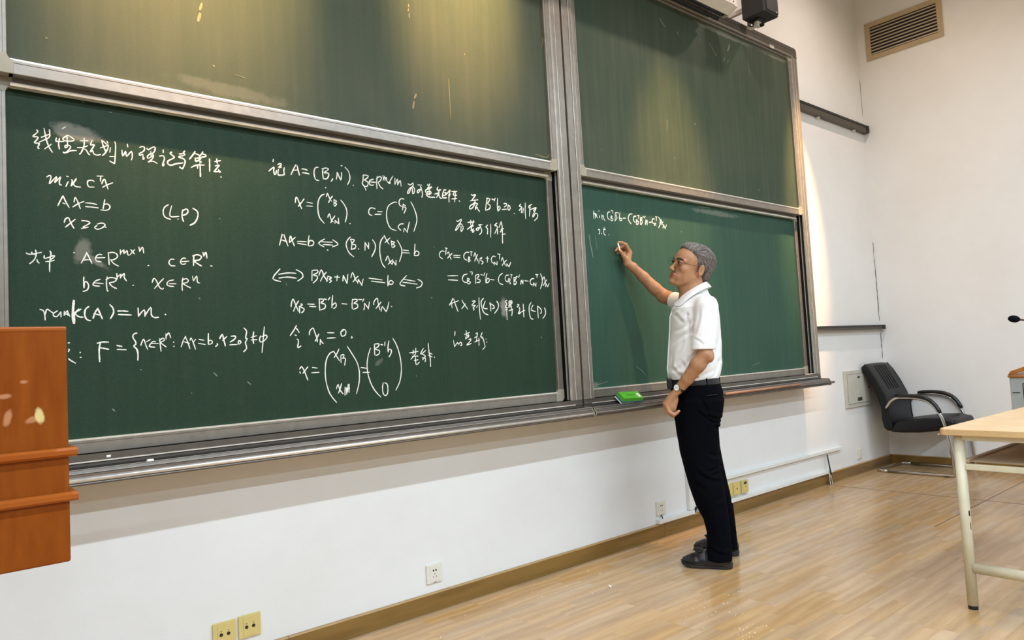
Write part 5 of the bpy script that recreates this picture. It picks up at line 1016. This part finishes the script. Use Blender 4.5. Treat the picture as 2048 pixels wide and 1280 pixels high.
# near (left) arm hanging bent at the elbow
sk.chain([(-.002, -.170, 1.362), (-.014, -.205, 1.240), (-.022, -.232, 1.125)], [.050, .044, .038], .012)
sk.ell((.002, -.243, 1.098), (.022, .03, .028), .022)
sk.chain([(-.020, -.234, 1.112), (-.060, -.232, 1.062), (-.118, -.208, .990), (-.160, -.184, .942)], [.039, .040, .031, .0265], .012)
LW = (-.162, -.182, .940)
for m, r in (((-.236, -.196, .860), .0115), ((-.243, -.178, .864), .0125), ((-.244, -.158, .864), .0125), ((-.238, -.138, .866), .0120)):
    sk.cone((LW[0], LW[1] + (m[1] + .168) * .45, LW[2]), m, .0185, r, .012)
finger(sk, [(-.236, -.197, .860), (-.222, -.207, .821), (-.197, -.207, .8055), (-.172, -.205, .8235)], [.0112, .0100, .0090, .0070])
finger(sk, [(-.243, -.178, .864), (-.234, -.187, .8185), (-.205, -.188, .7985), (-.180, -.187, .8130)], [.0120, .0104, .0092, .0072])
finger(sk, [(-.244, -.158, .864), (-.236, -.166, .8190), (-.207, -.168, .7980), (-.182, -.167, .8120)], [.0120, .0104, .0092, .0072])
finger(sk, [(-.238, -.138, .866), (-.231, -.146, .8240), (-.205, -.148, .8040), (-.182, -.147, .8170)], [.0116, .0100, .0088, .0070])
finger(sk, [(-.178, -.160, .925), (-.196, -.132, .890), (-.203, -.124, .860), (-.204, -.126, .836)], [.0140, .0120, .0100, .0080], .006)
BODY, bv, bq = body_part('body', sk, (-.53, -.31, .78), (.12, .33, 1.815), .0024, [SKIN, LIP], smooth=1)
# lips take their own colour
fc = bv[bq].mean(1); dl = (fc - HC) @ HR.T / HS
ml = (dl[:, 0] > .086) & (((dl[:, 1] / .0225) ** 2 + ((dl[:, 2] + .0700) / .0105) ** 2) < 1)
BODY.data.polygons.foreach_set('material_index', ml.astype(np.int32)); BODY.data.update()

# ---- eyes, brows, hair
def ball(name, c, r, mat, parent, sc=(1, 1, 1)):
    bm = bmesh.new(); bmesh.ops.create_uvsphere(bm, u_segments=16, v_segments=10, radius=1)
    for v in bm.verts:
        q = c[0] + v.co.x * r * sc[0], c[1] + v.co.y * r * sc[1], c[2] + v.co.z * r * sc[2]; v.co = H(*q)
    return obj(name, bm, mat, parent, smooth=True)
for s_ in (-1, 1):
    e = ball('eye', (.0835, s_ * .032, .0000), .0092, EYE, MAN, (1, 1.35, .60))
    ball('iris', (.0898, s_ * .030, .0005), .0060, IRIS, e, (.8, 1, .9))
    obj('upper_lid', tube(bmesh.new(), [H(.0885, s_ * .020, .001), H(.0935, s_ * .026, .0052), H(.0935, s_ * .034, .0058), H(.0885, s_ * .042, .0035), H(.082, s_ * .048, .0)], [.0010, .0021, .0024, .0021, .0009], 6), DARKHAIR, e, smooth=True)
    bm = bmesh.new(); tube(bm, [H(.0985, s_ * .012, .0175), H(.0975, s_ * .022, .0225), H(.092, s_ * .034, .0245), H(.082, s_ * .045, .0215), H(.073, s_ * .051, .0150)], [.0018, .0036, .0042, .0034, .0012], 8)
    obj('eyebrow', bm, DARKHAIR, MAN, smooth=True)
hr = SDF()
hell(hr, (-.026, 0, .034), (.114, .086, .086), .01)
hell(hr, (-.080, 0, -.030), (.046, .058, .060), .03)
hell(hr, (.016, -.005, .076), (.072, .062, .035), .02)
# hairline: a bent cut that leaves forehead, temples and the ear free
def front_cut(p):
    q = (p - HC) @ HR.T / HS; f, l, u = q[:, 0], q[:, 1], q[:, 2]; al = np.abs(l)
    g = np.interp(u, [-.12, -.085, -.055, -.03, -.008, .03, .05, .068, .085, .10, .115, .14], [-.075, -.056, -.046, -.040, .006, .020, .025, .041, .064, .084, .098, .107])
    g = g - .25 * np.maximum(al - .055, 0) * (u > .0)
    return (f - g) * .8
hr.add(lambda p: .010 * np.clip(1 + front_cut(p) / .022, 0, 1), 0, 'd')
hr.add(front_cut, .003, 'i')
hr.add(lambda p: -(((p - HC) @ HR.T / HS)[:, 2] + .088 - .30 * np.minimum(((p - HC) @ HR.T / HS)[:, 0] + .08, 0)) * .9, .006, 'i')
me, hv, hq = hr.mesh((-.24, -.14, 1.48), (.10, .14, 1.77), .003, 'hair')
HAIRO = link('hair', me, HAIR, MAN)
# strands over the cap
rr = random.Random(21); bm = bmesh.new()
P = hv; sel = rr.sample(range(len(P)), min(9000, len(P)))
def outward(p):
    q = ((p - HC) @ HR.T / HS - np.array([-.022, 0, .03])) / np.array([.11, .086, .09]) ** 2; w = q @ HR; return w / np.linalg.norm(w)
for i in sel:
    p = P[i]; q = (p - HC) @ HR.T / HS; f, l, u = q
    nrm = outward(p)
    # combing direction: up and back from the forehead on top, down and back on the sides
    if u > .072: d = -hf * .75 - hl * .55 * (1 if l > -.02 else -.6) - hu * .1
    elif u > .02: d = -hf * .75 - hu * .65
    else: d = -hf * .35 - hu * .9
    d = d + np.array([rr.gauss(0, .12) for _ in range(3)]); d = d - nrm * (d @ nrm); d /= np.linalg.norm(d)
    L = rr.uniform(.014, .030) * (1.25 if u > .06 else (.55 if u < -.02 else .9))
    side = np.cross(d, nrm); w = rr.uniform(.0004, .0010); pts = []
    lift = rr.uniform(.0, .13)
    for k in range(4):
        t_ = k / 3; c = p + d * L * t_ + nrm * (.0008 + lift * L * t_ * (1 - .35 * t_) ) - nrm * L * L * 4.0 * t_ * t_
        ww = w * (1 - .75 * t_); pts.append([bm.verts.new(c - side * ww), bm.verts.new(c + nrm * ww * .8), bm.verts.new(c + side * ww)])
    mi = 0 if rr.random() < .55 else (1 if rr.random() < .45 else 2)
    if u < -.01: mi = 2 if rr.random() < .9 else 0
    for a, b in zip(pts, pts[1:]):
        for x, y in ((0, 1), (1, 2)):
            fc_ = bm.faces.new((a[x], a[y], b[y], b[x])); fc_.material_index = mi
tag(obj('hair_strands', bm, [plain('hair_grey', (126, 118, 114), .5, var=.1), plain('hair_silver', (176, 171, 166), .45, var=.05), plain('hair_dark', (62, 56, 54), .5, var=.1)], HAIRO), kind='stuff')

# ---- glasses
gl = bpy.data.objects.new('glasses', None); col.objects.link(gl); gl.parent = MAN; gl['label'] = 'thin dark metal spectacles'
def lens_ring(s_, grow=1.0):
    pts = []
    for k in range(28):
        a = 2 * PI * k / 28; x = math.copysign(abs(math.cos(a)) ** .75, math.cos(a)) * .0240 * grow; y = math.copysign(abs(math.sin(a)) ** .75, math.sin(a)) * .0160 * grow
        pts.append(H(.107 - .14 * (abs(s_ * .036 + x) ** 1.6) * 1.5 - .10 * (.0165 - y), s_ * .0345 + x, .000 + y))
    return pts
for s_ in (-1, 1):
    ring = lens_ring(s_)
    o = obj('rim', tube(bmesh.new(), ring + [ring[0], ring[1]], .00065, 6, cap=False), METALD, gl, smooth=True)
    bm = bmesh.new(); bm.faces.new([bm.verts.new(p) for p in lens_ring(s_, .97)]); ln = obj('lens', bm, GLASS, o)
    sm = ln.modifiers.new('thickness', 'SOLIDIFY'); sm.thickness = .0012
    hx = H(.0965, s_ * .0590, .003)
    obj('temple_arm', tube(bmesh.new(), [hx, H(.091, s_ * .0690, .003), H(.06, s_ * .0765, .003), H(.01, s_ * .0815, .002), H(-.022, s_ * .0835, .003), H(-.036, s_ * .083, -.010)], [.0013, .0012, .0010, .0010, .0016, .0016], 8), METALD, gl, smooth=True)
obj('bridge', tube(bmesh.new(), [H(.1070, -.011, .005), H(.1140, 0, .008), H(.1070, .011, .005)], .0010, 8), METALD, gl, smooth=True)

# ---- shirt
sh = SDF()
sh.loft([(.962, -.087, 0, .127, .152), (.985, -.089, 0, .134, .160), (1.02, -.088, 0, .142, .166), (1.06, -.083, 0, .144, .166), (1.15, -.075, 0, .141, .164), (1.23, -.067, 0, .134, .168), (1.31, -.064, 0, .130, .174),
         (1.37, -.062, 0, .124, .168), (1.400, -.058, 0, .106, .132), (1.425, -.054, 0, .086, .094), (1.445, -.050, 0, .070, .072), (1.470, -.040, 0, .054, .060)], rot=math.radians(10), pw=2.2)
sh.cone((-.044, -.075, 1.392), (.002, -.168, 1.368), .044, .055, .03)
sh.cone((-.062, .070, 1.405), (-.072, .145, 1.388), .048, .055, .03)
slv = SDF(); slv.cone((.004, -.176, 1.352), (-.028, -.222, 1.120), .057, .066, .01); slv.plane((-.036, -.22, 1.137), (-.02, -.05, -1)); slv.fold((.03, -.19, 1.34), (-.02, -.24, 1.14), .01, .0)
slv2 = SDF(); slv2.cone((-.068, .140, 1.388), (-.215, .255, 1.448), .056, .050, .01); slv2.plane((-.182, .232, 1.436), (-.145, .115, .06))
sh.add(slv.val, .022); sh.add(slv2.val, .022)
sh.plane((0, 0, .964), (0, 0, -1))
for a, b, w, d, bw in (((-.06, 1.30), (-.185, 1.24), .010, .004, .01), ((-.075, 1.235), (-.195, 1.165), .010, .005, -.01), ((-.055, 1.14), (-.200, 1.03), .012, .007, .02), ((-.040, 1.06), (-.170, .985), .011, .007, .012),
      ((.020, 1.03), (-.110, .992), .009, .006, .01), ((-.185, 1.13), (-.213, 1.02), .009, .005, 0), ((-.205, 1.06), (-.110, .985), .010, .006, -.012), ((-.150, 1.09), (-.100, .990), .010, .005, 0),
      ((.052, 1.09), (.020, .992), .010, .006, 0), ((.000, 1.432), (.060, 1.370), .007, .003, .004), ((-.175, 1.35), (-.120, 1.28), .010, .004, 0), ((-.105, 1.385), (-.180, 1.345), .008, .003, 0),
      ((-.120, 1.21), (-.190, 1.10), .010, .005, .01), ((.050, 1.20), (.030, 1.06), .010, .005, 0), ((-.030, 1.36), (-.080, 1.20), .008, .004, .01), ((.000, 1.30), (.020, 1.16), .008, .003, 0), ((-.075, 1.20), (-.020, 1.155), .007, .003, .005)):
    sh.crease(a, b, w, d, -1, bw)
sh.fold((.038, -.150, 1.34), (.040, -.155, 1.10), .016, .020); sh.fold((-.092, -.150, 1.33), (-.105, -.165, 1.13), .010, .012)
SHO, _, _ = body_part('shirt', sh, (-.28, -.32, .95), (.13, .32, 1.50), .0032, SHIRT, smooth=2)
# collar: stand and fall folded over it
top = [(-.153, -.012, 1.412), (-.130, -.046, 1.437), (-.098, -.066, 1.457), (-.060, -.070, 1.477), (-.022, -.060, 1.496), (.004, -.034, 1.508), (.012, 0, 1.512), (.004, .034, 1.508), (-.022, .062, 1.498), (-.062, .070, 1.482), (-.100, .064, 1.464), (-.134, .044, 1.445), (-.153, .014, 1.418)]
bot = [(-.172, -.055, 1.392), (-.140, -.140, 1.366), (-.097, -.128, 1.407), (-.054, -.128, 1.434), (-.010, -.108, 1.458), (.028, -.064, 1.474), (.042, 0, 1.478), (.030, .060, 1.476), (-.010, .100, 1.464), (-.054, .116, 1.444), (-.100, .114, 1.420), (-.146, .098, 1.388), (-.168, .028, 1.406)]
def sheet(name, rows, mat, parent, th, sub=2):
    bm = bmesh.new(); R = [[bm.verts.new(p) for p in r] for r in rows]
    for a, b in zip(R, R[1:]):
        for i in range(len(a) - 1): bm.faces.new((a[i], a[i + 1], b[i + 1], b[i]))
    o = obj(name, bm, mat, parent, smooth=True)
    so = o.modifiers.new('thickness', 'SOLIDIFY'); so.thickness = th; so.offset = 0
    if sub: s2 = o.modifiers.new('subdivision', 'SUBSURF'); s2.levels = sub; s2.render_levels = sub; s2.boundary_smooth = 'PRESERVE_CORNERS'
    return o
def mixp(a, b, t, lift=0.0): return [tuple((1 - t) * x + t * y + (lift if i == 2 else 0) for i, (x, y) in enumerate(zip(p, q))) for p, q in zip(a, b)]
def push(rows, d):
    out = []
    for r in rows:
        P_ = np.array(r, dtype=np.float32)
        for _ in range(6):
            v_ = sh.val(P_); g_ = np.stack([(sh.val(P_ + A3(e)) - v_) / .002 for e in np.eye(3) * .002], 1); g_ /= np.linalg.norm(g_, axis=1)[:, None] + 1e-6
            P_ = P_ + g_ * np.maximum(d - v_, 0)[:, None]
        out.append([tuple(map(float, q)) for q in P_])
    return out
inner = [(x * .93 - .07 * .068, y * .90, z - .028) for x, y, z in top]
sheet('collar', [inner, mixp(inner, top, .6), top] + push([mixp(top, bot, .33, .003), mixp(top, bot, .67, .002), bot], .0045), SHIRT, SHO, .0022)
# shirt front: placket and buttons
obj('placket', tube(bmesh.new(), [(-.163, -.030, 1.395), (-.193, -.040, 1.33), (-.200, -.042, 1.25), (-.214, -.045, 1.14), (-.226, -.046, 1.04), (-.220, -.044, .975)], .004, 8), SHIRT, SHO, smooth=True)

# ---- trousers
tr = SDF()
tr.loft([(.785, -.082, 0, .118, .150), (.86, -.078, 0, .136, .168), (.91, -.079, 0, .1385, .170), (.955, -.085, 0, .130, .160), (.978, -.086, 0, .1285, .156)], rot=math.radians(4), pw=2.3)
near = [(.020, -.024, -.136, .070, .062), (.060, -.021, -.135, .067, .060), (.085, -.018, -.134, .064, .058), (.12, -.016, -.132, .061, .057), (.18, -.014, -.130, .060, .058), (.25, -.022, -.127, .065, .062), (.32, -.042, -.122, .079, .070), (.42, -.060, -.112, .090, .076), (.50, -.073, -.104, .094, .078), (.60, -.085, -.094, .102, .082), (.70, -.088, -.088, .110, .086), (.80, -.078, -.082, .126, .088), (.86, -.077, -.080, .131, .088)]
far = [(.030, .032, .112, .056, .060), (.060, .030, .112, .054, .058), (.10, .028, .112, .052, .056), (.18, .026, .110, .052, .057), (.25, .014, .106, .060, .062), (.32, -.008, .102, .072, .070), (.42, -.036, .096, .084, .076), (.50, -.056, .092, .092, .078), (.60, -.076, .088, .100, .082), (.70, -.084, .085, .108, .086), (.80, -.078, .082, .124, .088), (.86, -.077, .080, .131, .088)]
tr.loft(near, .03, pw=2.1); tr.loft(far, .03, pw=2.1)
for a, b, w, d, bw in (((-.040, .800), (.045, .765), .009, .007, -.008), ((-.085, .830), (.040, .742), .008, .006, -.015), ((-.010, .735), (.028, .715), .008, .006, 0), ((-.030, .770), (.030, .722), .007, .004, 0),
      ((.028, .575), (-.040, .600), .009, .006, .008), ((-.050, .505), (.030, .545), .008, .006, -.010), ((-.110, .520), (.022, .450), .010, .006, -.02), ((-.150, .470), (-.060, .400), .011, .005, 0), ((-.03, .480), (.036, .500), .008, .005, 0),
      ((.030, .375), (-.030, .360), .010, .003, .01), ((-.075, .120), (.020, .075), .010, .005, -.010), ((.045, .150), (.000, .095), .009, .004, .006),
      ((-.150, .900), (-.185, .620), .012, .003, 0), ((-.06, .88), (-.02, .80), .010, .004, 0)):
    tr.crease(a, b, w, d, -1, bw)
tr.crease((.075, .14), (.02, .10), .008, .005, 1); tr.crease((.075, .30), (.01, .25), .010, .005, 1)
tr.add(lambda p: -(p[:, 2] - .040 - .22 * np.clip(np.abs(p[:, 0] + .03) - .02, 0, .10) * (p[:, 0] < -.03) + .05 * np.clip(p[:, 0], 0, .1)) , .004, 'i')
TRO, _, _ = body_part('trousers', tr, (-.25, -.23, .02), (.12, .24, .99), .0036, TROUSER, smooth=2)
obj('hip_pocket', tube(bmesh.new(), [(-.035, -.1705, .895), (.0, -.160, .898), (.028, -.140, .900)], .0022, 6), plain('pocket_seam', (8, 9, 14), .7), TRO, smooth=True)
bl = SDF(); bl.loft([(.950, -.0855, 0, .1345, .1625), (.985, -.0865, 0, .1325, .1600)], rot=math.radians(4), pw=2.3)
BLT, _, _ = body_part('belt', bl, (-.25, -.2, .94), (.08, .2, .995), .0035, BELT)
obj('buckle', bx(-.2350, -.2190, -.040, .012, .944, .992), BELT, BLT, bevel=.004)
obj('phone_pouch', bx(-.231, -.200, -.088, -.046, .935, .990), BELT, BLT, bevel=.005)
for a in (18, 62, 300, 335):
    x, y = -.086 + .1360 * math.cos(math.radians(-a)), .1635 * math.sin(math.radians(-a))
    obj('belt_loop', bx(x - .004, x + .004, y - .005, y + .005, .945, .990), TROUSER, TRO, bevel=.001)

# ---- shoes
def shoe(hx, hy, tx, ty, near_one):
    root = bpy.data.objects.new('shoe', None); col.objects.link(root); root.parent = MAN
    root.location = (hx, hy, 0); root.rotation_euler = (0, 0, math.atan2(ty - hy, tx - hx))
    s = SDF()
    s.chain([(.045, 0, .050), (.10, 0, .055), (.155, 0, .046), (.200, 0, .034), (.238, 0, .027)], [.035, .037, .034, .030, .0225], .02)
    s.cone((.036, 0, .040), (.040, 0, .082), .034, .032, .02)
    s.cone((.19, .018, .030), (.232, .006, .026), .026, .022, .012); s.cone((.19, -.018, .030), (.232, -.006, .026), .026, .022, .012)
    s.cone((.06, .010, .028), (.18, .016, .026), .030, .030, .015); s.cone((.06, -.010, .028), (.18, -.016, .026), .030, .030, .015)
    s.fold((.13, -.05, .03), (.135, -.02, .085), .0035, .0018); s.fold((.13, .05, .03), (.135, .02, .085), .0035, .0018)
    s.fold((.168, -.045, .03), (.178, .0, .075), .006, .002)
    s.plane((0, 0, .014), (0, 0, -1)); s.ell((.15, 0, .088), (.05, .014, .012), .01)
    u, _, _ = body_part('upper', s, (-.02, -.07, 0), (.29, .07, .13), .003, SHOE, root, 1)
    pts = []
    for f, w in ((0, 0), (.004, .018), (.02, .032), (.06, .036), (.11, .036), (.16, .045), (.20, .048), (.235, .040), (.258, .024), (.267, 0)): pts.append((f, w))
    out = pts + [(f, -w * .94) for f, w in pts[-2:0:-1]]
    bm = bmesh.new(); prism(bm, out, 2, .0, .022)
    for v in bm.verts:
        if v.co.z < .01: v.co.z += max(0, v.co.x - .19) ** 2 * 2.4
        else: v.co.z += max(0, v.co.x - .20) ** 2 * 1.2 + .006 * (v.co.x < .06) - .004 * (.09 < v.co.x < .2)
    obj('sole', bm, SOLE, root, bevel=.007, seg=4)
    bm = bmesh.new()
    obj('welt_line', tube(bmesh.new(), [(f, w * 1.02, .0235 + max(0, f - .2) ** 2 * 1.2) for f, w in out] + [(out[0][0], 0, .0235)], .0022, 6, cap=False), SHOE, root, smooth=True)
    for i, f in enumerate((.112, .130, .148)):
        z = (.094, .087, .079)[i]
        obj('lace', tube(bmesh.new(), [(f, -.018, z - .010), (f + .003, -.008, z + .0005), (f + .003, .008, z + .0005), (f, .018, z - .010)], .0030, 6), BELT, root, smooth=True)
    if True:
        obj('lace_loop', tube(bmesh.new(), arc_path([(.130, -.004, .098), (.150, -.030, .122), (.190, -.040, .102), (.172, -.030, .080), (.134, -.006, .096)], .02, 5), .0024, 6), BELT, root, smooth=True)
        obj('lace_loop', tube(bmesh.new(), arc_path([(.130, .004, .098), (.150, .026, .112), (.178, .034, .092), (.160, .024, .080), (.134, .006, .096)], .02, 5), .0024, 6), BELT, root, smooth=True)
        obj('lace_end', tube(bmesh.new(), arc_path([(.121, .0, .092), (.150, -.014, .088), (.172, -.034, .062)], .02, 5), .0018, 6), BELT, root, smooth=True)
    return root
shoe(.046, -.147, -.216, -.108, True)
shoe(.085, .092, -.150, .205, False)

# ---- wristwatch on the near wrist
wd = (Vector((-.160, -.184, .942)) - Vector((-.118, -.208, .990))).normalized()
wc = Vector((-.1575, -.1855, .945))
a_ = wd.cross(Vector((0, 0, 1))).normalized(); b_ = a_.cross(wd).normalized()
strap = [wc + (a_ * math.cos(2 * PI * k / 24) + b_ * math.sin(2 * PI * k / 24)) * .0292 for k in range(25)]
wt = bpy.data.objects.new('wristwatch', None); col.objects.link(wt); wt.parent = MAN; wt['label'] = 'white-faced wristwatch on a black strap'
bm = bmesh.new(); L = []
for k in range(25):
    o_ = (strap[k] - wc).normalized(); L.append([bm.verts.new(strap[k] + wd * s1 * .0085 + o_ * s2 * .0014) for s1, s2 in ((-1, -1), (1, -1), (1, 1), (-1, 1))])
for a, b in zip(L, L[1:]):
    for i in range(4): bm.faces.new((a[i], a[(i + 1) % 4], b[(i + 1) % 4], b[i]))
obj('strap', bm, BELT, wt)
# dial faces outward, towards the room
od = Vector((-.42, -.86, .16)); od = (od - wd * od.dot(wd)).normalized(); dc = wc + od * .031
obj('case', tube(bmesh.new(), [dc - od * .003, dc + od * .0045], .0175, 28), STEEL, wt, bevel=.0008)
obj('dial', tube(bmesh.new(), [dc + od * .0045, dc + od * .0052], .0158, 28), plain('dial_white', (246, 246, 244), .4), wt)
px_ = wd; py_ = od.cross(px_)
for l_, an in ((.011, 2.2), (.008, 4.6)):
    e_ = dc + od * .0058 + (px_ * math.cos(an) + py_ * math.sin(an)) * l_
    obj('hand', tube(bmesh.new(), [dc + od * .0058, e_], .0007, 5), M['blue'], wt)
obj('crown', tube(bmesh.new(), [dc + py_ * .017, dc + py_ * .021], .0025, 10), STEEL, wt)

# chalk in his hand
ck = tube(bmesh.new(), [(-.0000, 0, 0), (0, 0, .046)], [.0050, .0044], 12)
ch_ = obj('chalk', ck, M['chalk']); bpy.context.view_layer.update()
p0 = MAN.matrix_world @ Vector((-.4615, .1085, 1.7395)); p1 = MAN.matrix_world @ Vector((-.4700, .1080, 1.7830))
ch_.location = p0; ch_.rotation_euler = (p1 - p0).to_track_quat('Z', 'Y').to_euler()
tag(ch_, 'white chalk stick held between the man\'s raised fingers', 'chalk')
